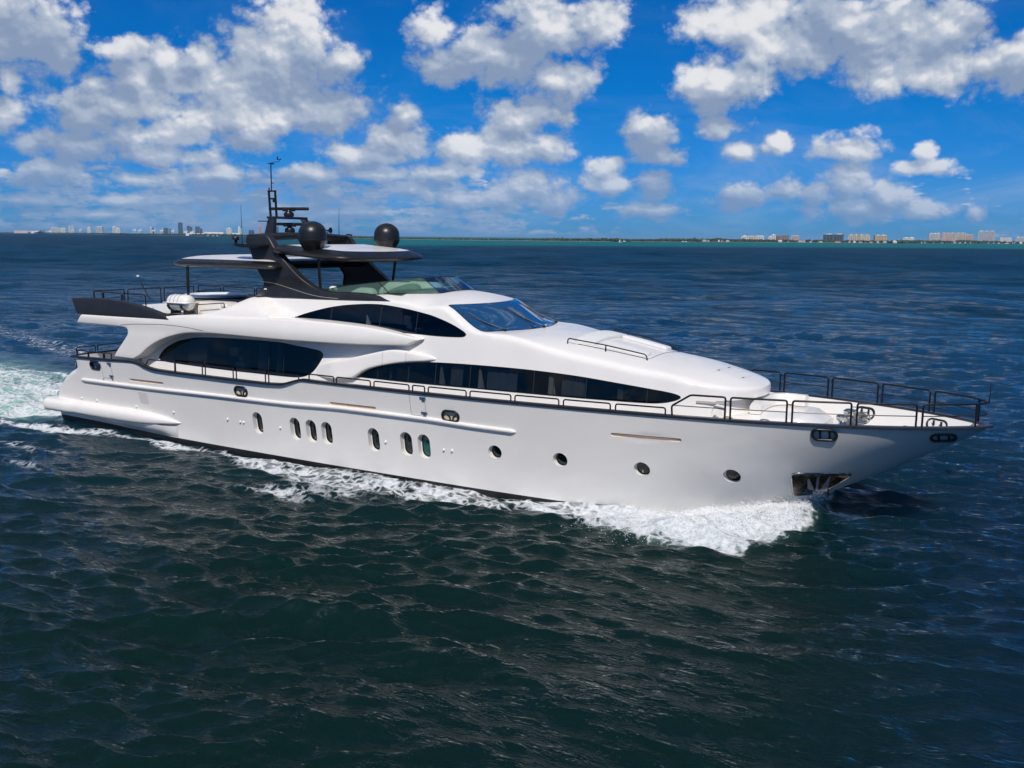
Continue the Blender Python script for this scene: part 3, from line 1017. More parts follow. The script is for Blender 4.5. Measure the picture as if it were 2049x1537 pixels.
def oval(cx, cz, w, h, n=28, e=2.0):
    """stadium / ellipse outline in (x, z)"""
    if e == 2.0:
        a = np.linspace(0, 2 * math.pi, n, endpoint=False)
        return np.stack([cx + w / 2 * np.cos(a), cz + h / 2 * np.sin(a)], 1)
    r = min(w, h) / 2
    pts = []
    for (sx, sz, a0) in ((1, 1, 0), (-1, 1, 90), (-1, -1, 180), (1, -1, 270)):
        for k in range(n // 4 + 1):
            a = rad(a0 + 90 * k / (n // 4))
            pts.append((cx + sx * (w / 2 - r) + r * math.cos(a), cz + sz * (h / 2 - r) + r * math.sin(a)))
    P = np.array(pts)
    keep = [0]
    for i in range(1, len(P)):
        if np.linalg.norm(P[i] - P[keep[-1]]) > 1e-4 and np.linalg.norm(P[i] - P[0]) > 1e-4: keep.append(i)
    return P[keep]


# ---- hull side
OVALS = [(12.62, 1.23), (14.42, 1.22), (15.16, 1.22), (15.87, 1.22), (17.9, 1.23), (19.23, 1.24), (19.93, 1.24)]
ROUNDS = [(22.56, 1.365), (24.76, 1.375), (27.25, 1.35), (29.70, 1.33)]
holes = []
port_holes = []
for cx, cz in OVALS: port_holes.append((cx, cz, .47, .83, 1.0))
for cx, cz in ROUNDS: port_holes.append((cx, cz, .47 if cx < 29 else .46, .45, 2.0))
for p in port_holes: holes.append(oval(p[0], p[1], p[2], p[3], 28, p[4]))
FAIR = [(3.82, 2.68, .62, .30, 'dark'), (12.02, 2.365, .60, .33, 'cleat'), (21.06, 2.385, .60, .33, 'cleat'), (32.17, 2.815, .60, .31, 'roller'), (34.95, 2.80, .56, .24, 'roller')]
for cx, cz, w, h, k_ in FAIR: holes.append(oval(cx, cz, w, h, 28, 1.0))
SLOTS = [(5.82, 7.84, 2.255, 2.275), (16.15, 18.15, 2.325, 2.345), (26.40, 28.46, 2.355, 2.37)]
for x0, x1, z0, z1 in SLOTS:
    P_ = oval((x0 + x1) / 2, (z0 + z1) / 2, x1 - x0, .105, 20, 1.0)
    P_[:, 1] += (P_[:, 0] - (x0 + x1) / 2) * (z1 - z0) / (x1 - x0)
    holes.append(P_)
ANCH = np.array(fillet([(31.12, .62, 0), (31.24, 1.48, 0), (31.4, 1.53, 0), (32.66, 1.535, 0), (32.60, 1.38, 0), (31.74, .66, 0)], .1, 4, True))[:, :2]
ANCH = resample(ANCH, .06, True)
holes.append(ANCH)

xs_s = np.concatenate([np.arange(2.3, 6.0, .15), np.arange(6.0, 8.0, .06), np.arange(8.0, 13.6, .15), np.arange(13.6, 15.2, .05), np.arange(15.2, 34, .15), np.arange(34, 35.95, .06), [35.97]])
top = np.stack([xs_s, ZS(xs_s)], 1)[::-1]
zz = np.linspace(-.06, 3.0, 48)
stem = np.stack([XST(zz) - .03, zz], 1)
xb = np.arange(.62, 30.3, .15)
bot = np.stack([xb, ZB(xb)], 1)
arc = catmull([(2.3, 2.86), (2.29, 2.45), (2.12, 2.36), (1.75, 2.19), (1.18, 1.81), (.8, 1.35), (.56, .95), (.58, .5)], 8)
hull_out = np.vstack([bot, stem[1:], top, arc])
xe, ze = np.meshgrid(np.arange(30.5, 36, .05), np.arange(0, 3.1, .08))
ex = np.stack([xe.ravel(), ze.ravel()], 1)
ex = ex[(XST(ex[:, 1]) - ex[:, 0] < .5) & (XST(ex[:, 1]) - ex[:, 0] > .05)]
V1, F1 = side_patch(hull_out, hullY, holes, .12, extra=ex)
V2, F2 = side_patch(hull_out, hullY, (), .2, side=1, extra=ex)
mb = MB(); mb.add(V1, F1); mb.add(V2, F2)
# transom between the two quarter arcs
av = arc[::-1]
sec = []
for (x_, z_) in av:
    w_ = float(hullY(x_, z_))
    sec.append([(x_ - .12 * (1 - (k / 8) ** 2) * (1 if abs(k) < 8 else 0), k / 8 * w_, z_) for k in range(-8, 9)])
mb.loft(sec)
hull = mb.build('hull', HULLW, Y, 50, weld=.004)

# ---- dark hull bottom
out = np.vstack([np.stack([np.arange(.75, 30, .3), np.full(98, -.6)], 1), [(30.1, -.6), (30.6, -.14)], np.stack([xb[::-1], ZB(xb[::-1])], 1)])
V1, F1 = side_patch(out, lambda x, z: hullY(x, z) - .006, (), .2)
mb = MB(); mb.add(V1, F1); mb.mirror()
# stern underside below the platform
mb.loft([[(.9, -3.0, .4), (.9, 3.0, .4)], [(1.5, -3.0, -.6), (1.5, 3.0, -.6)]])
mb.build('hull_bottom', ANTIF, Y, 40)

# ---- portholes: white reveal, black gasket, dark pane
for (cx, cz, w, h, e) in port_holes:
    dp = .19 if e == 1.0 else .17
    R0 = oval(cx, cz, w, h, 28, e); R1 = oval(cx, cz, w * .99, h * .99, 28, e); R2 = oval(cx, cz, w * .84, h * .90, 28, e); R3 = oval(cx, cz, w * .74, h * .84, 28, e)
    n_ = len(R0)
    f = lambda R, d: np.stack([R[:, 0], -hullY(R[:, 0], R[:, 1]) + d, R[:, 1]], 1)
    c3 = f(R0, 0).mean(0)
    Rs = [f(R0, -.002), f(R0, .012), f(R1, dp * .9), f(R2, dp)]
    liner = MB(); liner.loft(np.array([np.vstack([q, q[:1]]) for q in Rs]))
    po = liner.build('porthole', WHITE, Y, 35)
    ga = MB(); ga.loft(np.array([np.vstack([q, q[:1]]) for q in (f(R2, dp - .002), f(R2, dp - .025), f(R3, dp - .02), f(R3, dp + .01))]))
    ga.build('gasket', RUBBER, po, 35)
    V, F, _ = cdt(R3, (), .1)
    V3 = f(V, dp + .006)
    MB().add(V3, F).build('pane', PANET if abs(cx - 19.93) < .01 else PANE, po, 35)

# ---- freeing slots
SLOTC = mat('teak_lining', (.82, .62, .45), .6, var=.12, vs=5)
for (x0, x1, z0, z1) in SLOTS:
    P_ = oval((x0 + x1) / 2, (z0 + z1) / 2, x1 - x0, .105, 20, 1.0)
    P_[:, 1] += (P_[:, 0] - (x0 + x1) / 2) * (z1 - z0) / (x1 - x0)
    f = lambda R, d: np.stack([R[:, 0], -hullY(R[:, 0], R[:, 1]) + d, R[:, 1]], 1)
    A_, B_ = f(P_, 0), f(P_, .05)
    s_ = MB().loft([np.vstack([A_, A_[:1]]), np.vstack([B_, B_[:1]])])
    so = s_.build('freeing_slot', WHITE, Y, 35)
    V, F, _ = cdt(P_, (), .1)
    MB().add(f(V, .045), F).build('back_panel', SLOTC, so)
    L_ = [(x, -float(hullY(x, z0)) + .03, z0 + (z1 - z0) * (x - x0) / (x1 - x0) + .005) for x in np.linspace(x0 + .05, x1 - .04, 12)]
    MB().tube(L_, .010, 6).build('slat', TEAK, so)

# ---- fairleads in the bulwark
for (cx, cz, w, h, kind_) in FAIR:
    R0 = oval(cx, cz, w, h, 28, 1.0)
    f = lambda R, d: np.stack([R[:, 0], -np.maximum(hullY(R[:, 0], R[:, 1]), .02) + d, R[:, 1]], 1)
    ring = f(R0, -.008)
    fo = MB().tube(ring, .040, 8, True).build('fairlead', BLACK, Y, 60)
    dep_ = .24 if kind_ == 'dark' else .06
    A_, B_ = f(R0, 0), f(R0, dep_)
    MB().loft([np.vstack([A_, A_[:1]]), np.vstack([B_, B_[:1]])]).build('liner', BLACK if kind_ == 'dark' else (WHITE if kind_ == 'roller' else GOLD), fo, 40)
    V, F, _ = cdt(R0, (), .1)
    MB().add(f(V, dep_ - .005), F).build('back_panel', {'dark': DARKIN, 'cleat': GOLD, 'roller': WHITE}[kind_], fo)
    yc = -float(hullY(cx, cz))
    if kind_ == 'roller':
        for dx_ in (-.11, .12):
            y0 = -float(hullY(cx + dx_, cz))
            MB().tube([(cx + dx_, -float(hullY(cx + dx_, cz + q_ * h)) + .03, cz + q_ * h) for q_ in (-.5, -.35, 0, .35, .5)], [.03, .036, .026, .036, .03], 12).build('roller', BLACK, fo)
    else:
        m_ = MB()
        for sx in (-1, 1):
            m_.tube([(cx + sx * .05, yc + .06, cz - h / 2), (cx + sx * .06, yc + .06, cz - .04), (cx + sx * .17, yc + .05, cz + .02)], [.03, .028, .016], 8)
        m_.build('cleat', BLACK if kind_ == 'cleat' else STEEL, fo)
# the same fairleads seen from inside on the port bow bulwark
for (cx, cz, w, h) in ((32.5, 2.80, .56, .30), (34.62, 2.82, .56, .28)):
    R0 = oval(cx, cz, w, h, 28, 1.0)
    yy = np.maximum(hullY(R0[:, 0], R0[:, 1]) - .13, .02)
    fo = MB().tube(np.stack([R0[:, 0], yy, R0[:, 1]], 1), .04, 8, True).build('fairlead', BLACK, Y, 60)
    V, F, _ = cdt(R0, (), .1)
    MB().add(np.stack([V[:, 0], np.maximum(hullY(V[:, 0], V[:, 1]) - .115, .02), V[:, 1]], 1), [tuple(reversed(q)) for q in F]).build('back_panel', PANE, fo)
    for dx_ in (-.1, .11):
        MB().lathe([(.03, -h / 2), (.03, h / 2)], (cx + dx_, float(hullY(cx + dx_, cz)) - .16, cz), 10).build('roller', BLACK, fo)
# mooring opening at the quarter
R0 = oval(2.42, 2.62, .22, .36, 24, 1.0)
MB().tube(np.stack([R0[:, 0], -hullY(R0[:, 0], R0[:, 1]) - .004, R0[:, 1]], 1), .03, 8, True).build('fairlead', BLACK, Y, 60)
V, F, _ = cdt(R0, (), .06)
MB().add(np.stack([V[:, 0], -hullY(V[:, 0], V[:, 1]) - .006, V[:, 1]], 1), F).build('fairlead_shutter', BLACK, Y)

# ---- anchor pocket
cA = ANCH.mean(0)
def anc(sh, d):
    R = cA + (ANCH - cA) * sh
    yh = np.maximum(hullY(R[:, 0], R[:, 1]), .03)
    return np.stack([R[:, 0], -np.maximum(yh - d, .02), R[:, 1]], 1)
rings = [anc(1.05, -.012), anc(1.0, -.014), anc(.96, .02), anc(.62, .30), anc(.3, .34)]
ap = MB().loft([np.vstack([q, q[:1]]) for q in rings])
b_ = len(ap.V) - (len(ANCH) + 1)
ap.F.append(tuple(b_ + i for i in range(len(ANCH))))
apo = ap.build('anchor_pocket', STEELD, Y, 30)
MB().tube(anc(1.02, -.012), .016, 6, True).build('pocket_rim', STEEL, apo, 60)
an = MB()
an.box((31.78, -.72, 1.12), (.08, .08, .52), .02, 0, .05)
an.lathe([(.13, .0), (.15, .02), (.08, .045), (.0, .05)], (31.78, -.80, 1.38), 16)
an.box((31.74, -.66, .84), (.20, .10, .14), .03)
for sx, tip in ((-1, (31.50, -.86, 1.36)), (1, (32.12, -.66, 1.40))):
    p0, p1 = (31.76 + sx * .05, -.70, .86), (31.76 + sx * .27, -.64, .88)
    an.add([p0, p1, tip, (p0[0], p0[1] + .05, p0[2]), (p1[0], p1[1] + .05, p1[2]), (tip[0], tip[1] + .03, tip[2])],
           [(0, 1, 2), (5, 4, 3), (0, 3, 4, 1), (1, 4, 5, 2), (2, 5, 3, 0)])
an.build('anchor', mat('galvanised_steel', (.15, .17, .20), .5, metal=.4, var=.15, vs=8), apo, 30)
MB().box((31.95, -.30, .80), (.16, .12, .09), .03).build('rust_stain', RUST, apo)

# ---- rub rail
ZR = pchip([2.7, 6.4, 11, 14, 17, 20, 22, 23.4], [1.985, 2.01, 2.08, 2.11, 2.20, 2.19, 2.13, 2.11])
xr_ = np.concatenate([np.arange(2.74, 23.0, .2), [23.1, 23.2, 23.3, 23.36]])
pr = [(x, -float(hullY(x, ZR(x))), float(ZR(x))) for x in xr_]
def rr_sec(t):
    s = min(1.0, (1 - t) / .02 + .12) if t > .5 else min(1.0, t / .004 + .6)
    pts = [(-.03, -.06), (.03, -.064), (.075, -.035), (.095, .01), (.075, .055), (.03, .07), (-.03, .072)]
    return [(a * (s if a > 0 else 1), b * (.35 + .65 * s)) for a, b in pts]
MB().sweep(pr, rr_sec).build_pair('rub_rail', WHITE, Y, 60)

# ---- cap rail along the sheer
def capline(x, off=0.0):
    return np.stack([x, -(np.maximum(BS(x) - off, 0.01)), ZS(x)], 1)
xc = np.concatenate([np.arange(2.3, 35.4, .12), np.arange(35.4, 36.04, .06), [36.05]])
cs = [(-.15, -.02), (.028, -.03), (.036, .01), (.028, .045), (-.15, .045), (-.16, .01)]
pl = capline(xc); pl[-1, 1] = -.012
MB().sweep(pl, cs).mirror().build('cap_rail', CAPM, Y, 40)
# stern cap across the transom
xt = [(2.32, -3.36, 2.95), (2.22, -3.2, 2.95), (2.1, -2.4, 2.95), (2.05, 0, 2.95), (2.1, 2.4, 2.95), (2.22, 3.2, 2.95), (2.32, 3.36, 2.95)]
MB().sweep(xt, [(-.03, -.02), (.14, -.02), (.14, .045), (-.03, .045)]).build('stern_cap_rail', CAPM, Y, 40)

# ---- bulwark inside, decks
DZ = pchip([2, 24, 27, 29, 36.2], [2.12, 2.12, 2.3, 2.5, 2.56])
xk = np.concatenate([np.arange(2.3, 34.5, .25), np.arange(34.5, 35.85, .1)])
def zin(x): return max(float(DZ(x)) - .02, (x - 30.75) / 1.72 + .10)
xdk = xk[xk < 35.05]
mb = MB()
mb.loft([[(x, -(float(BS(x)) - .13), float(ZS(x)) + .01) for x in xk], [(x, -max(float(hullY(x, zin(x))) - .14, .005), zin(x)) for x in xk]])
mb.mirror()
mb.loft([[(2.36, k, 2.95) for k in np.linspace(-3.2, 3.2, 9)], [(2.36, k, 2.1) for k in np.linspace(-3.2, 3.2, 9)]])
mb.build('bulwark', WHITE, Y, 50)
sec = [[(x, k * max(float(hullY(x, DZ(x))) - .1, .02), float(DZ(x))) for k in np.linspace(-1, 1, 9)] for x in xdk]
MB().loft(sec).build('deck', DECKW, Y, 50)

# ---- swim platform with its long side sponsons
ZC = pchip([0, 2, 6, 7.6, 8.5], [.76, .76, .765, .775, .765])
HH = pchip([0, .12, .35, 5.5, 6.6, 7.5, 8.1, 8.5], [.10, .20, .285, .285, .25, .17, .09, .012])
OUT = pchip([0, .12, .4, 5.5, 6.6, 7.5, 8.1, 8.5], [-.15, .12, .33, .36, .33, .24, .12, .01])
secs = []
for x in np.concatenate([np.linspace(0, .45, 8), np.arange(.6, 6, .3), np.arange(6.2, 8.5, .15), [8.5]]):
    yb = 3.08 if x < 2 else float(hullY(x, .76)) - .10
    yb = max(yb, float(hullY(max(x, .9), .76)) - .12)
    o_ = float(OUT(x)) + .10
    hh = float(HH(x))
    ring = []
    for k in range(17):
        a = rad(-90 + 180 * k / 16)
        ring.append((x, -(yb + o_ * abs(math.cos(a)) ** .7), float(ZC(x)) + hh * math.copysign(abs(math.sin(a)) ** .75, math.sin(a))))
    ring = [(x, -(yb - .25), float(ZC(x)) - hh)] + ring + [(x, -(yb - .25), float(ZC(x)) + hh)]
    secs.append(ring)
mb = MB().loft(secs, closed=True, cap=True).mirror()
mb.box((1.15, 0, .78), (2.1, 6.2, .46), .12, seg=3)
mb.build('swim_platform', WHITE, Y, 45)
# fairing below the forward end of the sponson
secs = []
for x in np.linspace(2.0, 8.2, 22):
    s = max(.02, min(1, (8.25 - x) / .5, (x - 2.0) / 3.5))
    secs.append([(x, -(float(hullY(x, z_)) + .22 * s * w_), z_) for z_, w_ in [(float(ZB(x)) + .01 + (.60 - float(ZB(x))) * f_, w__) for f_, w__ in ((1, 1.0), (.75, .95), (.45, .7), (.2, .3), (0, -.03))]])
MB().loft(secs).build_pair('platform_fairing', WHITE, Y, 60)
for s in (-1, 1):
    MB().tube(fillet([(.5, s * 2.9, 1.0), (.5, s * 2.9, 1.22), (.75, s * 2.9, 1.22), (.75, s * 2.9, 1.0)], .08), .025).build('platform_cleat', STEEL, Y)

# ---- drains, vents, boarding gates on the hull side
for x, z in ((2.5, 1.19), (3.49, 1.18), (5.96, 1.18), (8.15, 1.17), (11.09, 1.21), (11.73, 1.18), (11.9, 1.18), (13.7, 1.18), (18.39, 1.22), (20.68, 1.22), (20.99, 1.23)):
    MB().lathe([(.0, -.055), (.03, -.05), (.042, -.02), (.045, .01)], (x, -float(hullY(x, z)), z), 14, 'y').build('drain_cover', WHITE, Y)
vt = MB()
for i in range(11):
    z = 1.80 - .042 * i
    x0 = 6.22 + .006 * i
    vt.sweep([(x0, -float(hullY(x0, z)) - .001, z), (x0 + .5, -float(hullY(x0 + .5, z - .012)) - .001, z - .012)], [(-.004, -.004), (.009, -.006), (.009, .003), (-.004, .005)])
vt.build('vent_grille', mat('vent_grey', (.58, .51, .52), .5), Y, 30)
for (xa, xb_, zt, zb_) in ((4.20, 4.82, 2.92, 2.20), (19.56, 20.14, 2.98, 2.28)):
    L_ = [(xa, zt), (xa, zb_), (xb_, zb_), (xb_, zt)]
    L_ = fillet([(a, 0, b) for a, b in L_], .05)
    L_ = resample(L_, .08)
    go = MB().tube([(p[0], -float(hullY(p[0], p[2])) - .0005, p[2]) for p in L_], .006, 5).build('boarding_gate', SEAM, Y)
    for zc_ in (zt - .09, zb_ + .12):
        hm = MB()
        yq = -float(hullY(xb_ - .05, zc_))
        hm.box((xb_ - .06, yq - .015, zc_), (.24, .05, .055), .012)
        hm.box((xb_ - .04, yq - .018, zc_ - .05), (.12, .045, .06), .012)
        hm.build('hinge', STEEL, go)
    for xq in (xa + .02, xb_ - .02):
        MB().lathe([(0, -.03), (.025, -.028), (.025, .01)], (xq, -float(hullY(xq, zb_ - .05)), zb_ - .05), 10, 'y').build('foot_catch', STEEL, go)

# ================================================================== deckhouse
W_SALOON = [(6.95, 3.17), (7.25, 3.52), (7.89, 3.84), (8.74, 4.03), (9.52, 4.10), (11.11, 4.15), (13.22, 4.15), (14.11, 4.08), (14.79, 4.02), (15.14, 3.97), (15.28, 3.85), (15.2, 3.64), (14.93, 3.28), (14.66, 3.09), (14.25, 2.98), (13.56, 2.95), (12.37, 2.95), (10.9, 2.95), (9.35, 2.97), (8.35, 2.99), (7.46, 3.02), (7.06, 3.07)]
W_FWD = [(16.66, 3.20, 'c'), (17.29, 3.50), (18.12, 3.72), (19.06, 3.86), (19.93, 3.93), (21.52, 3.96), (23.37, 3.94), (24.93, 3.86), (26.14, 3.74), (27.24, 3.62), (27.90, 3.54), (28.12, 3.45), (27.95, 3.33), (27.5, 3.22), (26.92, 3.19), (25.45, 3.19), (23.48, 3.20), (21.61, 3.205), (18.85, 3.19)]
W_WHEEL = [(13.70, 5.03, 'c'), (14.33, 5.24), (15.41, 5.50), (16.4, 5.63), (17.44, 5.68), (18.47, 5.60), (19.49, 5.45), (19.89, 5.36), (20.51, 5.17), (20.98, 4.96), (21.07, 4.87), (20.96, 4.79), (20.04, 4.76), (19.16, 4.78), (18.08, 4.80), (17.04, 4.88), (15.55, 4.99)]
# plan arc-length near the nose so the wall stays evenly meshed
_xt = 27.5 + (NT - 27.5) * np.sin(np.linspace(0, math.pi / 2, 400))
_pt = PL(_xt)
_ut = 27.5 + np.concatenate([[0], np.cumsum(np.hypot(np.diff(_xt), np.diff(_pt)))])
XU = lambda u: np.where(np.asarray(u) < 27.5, u, np.interp(u, _ut, _xt))
UX = lambda x: np.where(np.asarray(x) < 27.5, x, np.interp(x, _xt, _ut))
UMAX = float(_ut[-1])
CT = pchip([6, 9.2, 9.8, 10.6, 11.3, 11.9, 13, 15, 17.5, 18.5, 19], [4.6, 4.96, 5.03, 5.22, 5.5, 5.72, 5.78, 5.86, 5.97, 7, 9])


def zcorner(x):
    z = 4.5
    for _ in range(80):
        z = .6 * z + .4 * min(float(roofz(x, HM(x, z))), float(CT(x)))
    return z


us = np.concatenate([np.arange(9.4, 18.0, .2), [18.0], np.arange(18.15, 27.5, .15), np.arange(27.5, UMAX - .1, .08), np.linspace(UMAX - .1, UMAX, 4)])
xs_h = XU(us)
zcs = np.array([zcorner(x) for x in xs_h])
rs = np.array([min((.16 if x < 17 else .10) if x < 19.6 else (.13 if x < 22 else .20), .12 + .3 * float(PL(x))) for x in xs_h])
rs = np.where(xs_h > 28.5, np.minimum(rs, .14), rs)
zbot = lambda x: 2.0 + 1.38 * sst(28.75, 29.05, x) + .04 * sst(29.05, 30, x)
topl = np.stack([us, zcs - rs], 1)
ub = np.concatenate([np.arange(6.0, 27.5, .25), np.arange(27.5, UMAX, .1), [UMAX]])
botl = np.stack([ub, zbot(XU(ub))], 1)
rt_edge = np.stack([np.full(4, UMAX), np.linspace(3.40, topl[-1, 1], 6)[1:-1]], 1)
lf_edge = np.array([(9.4, 4.6), (6.0, 4.55), (6.0, 3.8), (6.0, 2.8)])
h_out = np.vstack([botl, rt_edge, topl[::-1], lf_edge])
h_holes = [outline(W_SALOON, .08), outline(W_FWD, .08), outline(W_WHEEL, .08)]
uh = []
for H_ in h_holes:
    H2 = H_.copy(); H2[:, 0] = UX(H_[:, 0]); uh.append(H2)
V1, F1 = side_patch(h_out, HM, uh, .14, hole_depth=.07, ux=XU)
V2, F2 = side_patch(h_out, HM, (), .2, side=1, ux=XU)
mb = MB(); mb.add(V1, F1); mb.add(V2, F2)
cock, fwd = [], []
FLOOR = 4.97
for i, (x, zc, r) in enumerate(zip(xs_h, zcs, rs)):
    A_ = (float(HM(x, zc - r)), zc - r)
    B_ = (float(HM(x, zc)), zc)
    yc = max(B_[0] - r, 0.0)
    roof = lambda y_: min(float(roofz(x, y_)), float(CT(x)) + .02 * sst(B_[0], 1.9, y_)) if x < 18.6 else float(roofz(x, y_))
    C_ = (yc, roof(yc) if x < 28.5 else min(roof(yc), zc + .1))
    arc_ = []
    for k in range(7):
        t = k / 6
        arc_.append(((1 - t) ** 2 * A_[0] + 2 * t * (1 - t) * B_[0] + t * t * C_[0], (1 - t) ** 2 * A_[1] + 2 * t * (1 - t) * B_[1] + t * t * C_[1]))
    if x <= 18.001:
        y1 = 1.88
        half = arc_ + [(yy, roof(yy)) for yy in np.linspace(C_[0], y1, 5)[1:]]
        half += [(y1 - .03, roof(y1) - .03), (y1 - .05, FLOOR + .02 if roof(y1) > FLOOR + .1 else roof(y1) - .04), (y1 - .08, FLOOR), (1.0, FLOOR), (0, FLOOR)]
        full = [(x, -a, b) for a, b in half] + [(x, a, b) for a, b in half[-2::-1]]
        cock.append(full)
    if x >= 17.999:
        half = arc_ + [(yy, roof(yy)) for yy in np.linspace(C_[0], 0, 15)[1:]]
        full = [(x, -a, b) for a, b in half] + [(x, a, b) for a, b in half[-2::-1]]
        fwd.append(full)
mb.loft(np.array(cock)[:, ::-1])
mb.loft(np.array(fwd)[:, ::-1])
# bulkhead that closes the cockpit forward
bk = np.linspace(-1.85, 1.85, 15)
mb.loft([[(18.0, k, FLOOR) for k in bk], [(18.0, k, float(roofz(18.0, abs(k)))) for k in bk]])
# underside of the nose lip
lip = [(float(XU(u)), -float(HM(XU(u), zbot(XU(u)))), float(zbot(XU(u)))) for u in np.arange(29.05, UMAX, .1)] + [(NT, 0, float(zbot(NT)))]
lip2 = [(p[0] - .22, p[1] * .85, p[2] + .03) for p in lip]
mb.loft([lip, lip2]).loft([[(p[0], -p[1], p[2]) for p in lip2], [(p[0], -p[1], p[2]) for p in lip]])
house = mb.build('deckhouse', WHITE, Y, 38, weld=.003)

# recessed trunk under the nose
tr = []
for u in np.concatenate([np.arange(float(UX(28.5)), UMAX, .1), [UMAX]]):
    x = float(XU(u)); p = float(PL(x)) * 1.045 - .012
    tr.append((x - .24 * float(sst(28.6, 29.9, x)), -max(p - .06 * float(sst(28.5, 29.5, x)), 0) if u < UMAX - .001 else 0))
L1 = [(a, b, 3.46) for a, b in tr]; L2 = [(a, b * 1.02, 3.0) for a, b in tr]; L3 = [(a + .05, b * 1.05, 2.3) for a, b in tr]
MB().loft([L3, L2, L1]).mirror().build('house_trunk', WHITE, Y, 50, weld=.002)
# flat strip for the recessed grip, its shade put into the beige
MB().sweep([(28.55, -2.075, 3.36), (29.0, -1.93, 3.345), (29.35, -1.68, 3.33)], [(-.01, -.03), (.014, -.03), (.014, .03), (-.01, .03)]).build('recess_shade_strip', mat('shade_beige', (.42, .39, .35), .6), Y)
for x_, w_ in ((29.05, .16), (29.42, .30), (30.42, .30)):
    ve = MB()
    yv = -1.80 if x_ < 30 else -1.62
    R0 = oval(x_, 2.86, w_, .20, 20, 1.0)
    V, F, _ = cdt(R0, (), .1)
    ve.tube(np.stack([R0[:, 0], np.full(len(R0), yv - .01), R0[:, 1]], 1), .02, 6, True)
    for zz_ in (2.80, 2.86, 2.92):
        ve.tube([(x_ - w_ / 2 + .03, yv - .01, zz_), (x_ + w_ / 2 - .03, yv - .01, zz_)], .013, 6)
    ve.build('cowl_vent', mat('vent_metal', (.30, .28, .26), .4, metal=.5), Y)

# ---- side glazing, mullions, curtains and dim interior
def glaze(name, H_, mulls, lab):
    c = H_.mean(0)
    n_ = np.roll(H_, -1, 0) - np.roll(H_, 1, 0)
    n_ /= np.linalg.norm(n_, axis=1)[:, None]
    if area2(H_) < 0: n_ = -n_
    G_ = H_ + np.stack([n_[:, 1], -n_[:, 0]], 1) * .012
    V3, F3 = side_patch(G_, lambda x, z: HM(x, z) - .035, (), .25)
    o_ = MB().add(V3, F3).build(name, WGLASS, Y, 40)
    o_['label'] = lab
    R_ = resample(H_, .1, True)
    MB().tube(np.stack([R_[:, 0], -(HM(R_[:, 0], R_[:, 1]) - .022), R_[:, 1]], 1), .02, 6, True).build('frame', RUBBER, o_, 60)
    for xm in mulls:
        zz_ = np.linspace(2.5, 6, 500)
        ok = inside(H_, np.stack([np.full(500, xm), zz_], 1))
        if ok.sum() < 4: continue
        z0, z1 = zz_[ok].min(), zz_[ok].max()
        ln = [(xm, -(float(HM(xm, q)) - .030), q) for q in np.linspace(z0, z1, 6)]
        MB().tube(ln, .008, 6).build('mullion', mat_mull, o_)
    return o_
mat_mull = mat('grey_mullion', (.03, .032, .036), .6)
gs = glaze('saloon_window', h_holes[0], [9.49, 12.73, 13.45], 'tall dark saloon window with an arched rear end')
gf = glaze('side_window', h_holes[1], [17.68, 18.95, 20.02, 21.32, 23.55, 24.2, 25.25, 27.1], 'long dark strip window tapering towards the bow')
gw = glaze('wheelhouse_window', h_holes[2], [15.44, 17.58, 19.09], 'arched dark wheelhouse side window')


def curtain(x0, x1, z0, z1, par, taper=0.0, off=.16, m=None, lean=0.0):
    V_, n_ = [], 11
    for zi in range(2):
        for i in range(n_):
            t = i / (n_ - 1)
            z = (z0, z1)[zi]
            xx = x0 + (x1 - x0) * (t if zi == 0 else t * (1 - taper)) + lean * zi
            V_.append((xx, -(float(HM(xx, z)) - off - .02 * math.sin(i * 2.2)), z))
    F_ = [(i, i + 1, n_ + i + 1, n_ + i) for i in range(n_ - 1)]
    return MB().add(V_, F_).build('curtain', m or CURT, par, 60)
CURTD = mat('curtain_shaded', (.16, .19, .22), .9, var=.1)  # darker copy of the curtain fabric, room shade put into its colour
for a, b, z0, z1, tp in ((18.08, 18.18, 3.22, 3.62, .0), (20.10, 20.34, 3.22, 3.84, .75), (21.55, 21.8, 3.22, 3.88, .8), (23.98, 24.25, 3.22, 3.86, .65)):
    curtain(a, b, z0, z1, gf, tp, m=CURT)
for a, b in ((21.84, 22.9), (24.4, 25.15), (26.15, 26.32), (20.5, 20.95)):
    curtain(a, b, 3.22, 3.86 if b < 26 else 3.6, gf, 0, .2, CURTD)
for a, b in ((8.4, 9.4), (12.05, 12.5), (12.95, 13.2)):
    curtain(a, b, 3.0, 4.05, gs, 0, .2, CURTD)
curtain(16.78, 17.05, 4.93, 5.28, gw, .95, .3, CURT)
# interior: dark cores so the rooms behind the glass read as rooms
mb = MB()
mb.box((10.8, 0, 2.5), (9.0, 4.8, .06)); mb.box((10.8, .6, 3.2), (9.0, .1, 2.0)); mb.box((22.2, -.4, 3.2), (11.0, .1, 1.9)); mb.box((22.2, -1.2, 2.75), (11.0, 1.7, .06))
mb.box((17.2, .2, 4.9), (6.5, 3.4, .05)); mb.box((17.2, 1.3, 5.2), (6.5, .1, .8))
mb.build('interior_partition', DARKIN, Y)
fm = MB()
fm.box((10.5, -1.9, 2.85), (.5, .35, .6), .05); fm.box((10.35, -2.1, 3.55), (.45, .3, .35), .08); fm.box((10.3, -1.6, 3.2), (.18, .5, .8), .03)
fm.build('saloon_furniture', mat('interior_cream', (.75, .70, .62), .7), Y)
fm = MB(); fm.box((18.05, -1.75, 5.12), (.5, .08, .34), .02); fm.box((18.25, -1.78, 4.93), (.22, .08, .22), .02); fm.box((18.6, -1.7, 4.86), (.3, .2, .06), .02)
fm.build('helm_seat', mat('interior_white', (.8, .8, .8), .6), Y)
# aft saloon bulkhead
MB().box((6.05, 0, 3.3), (.06, 5.5, 2.3)).build('saloon_door', PANE, Y)

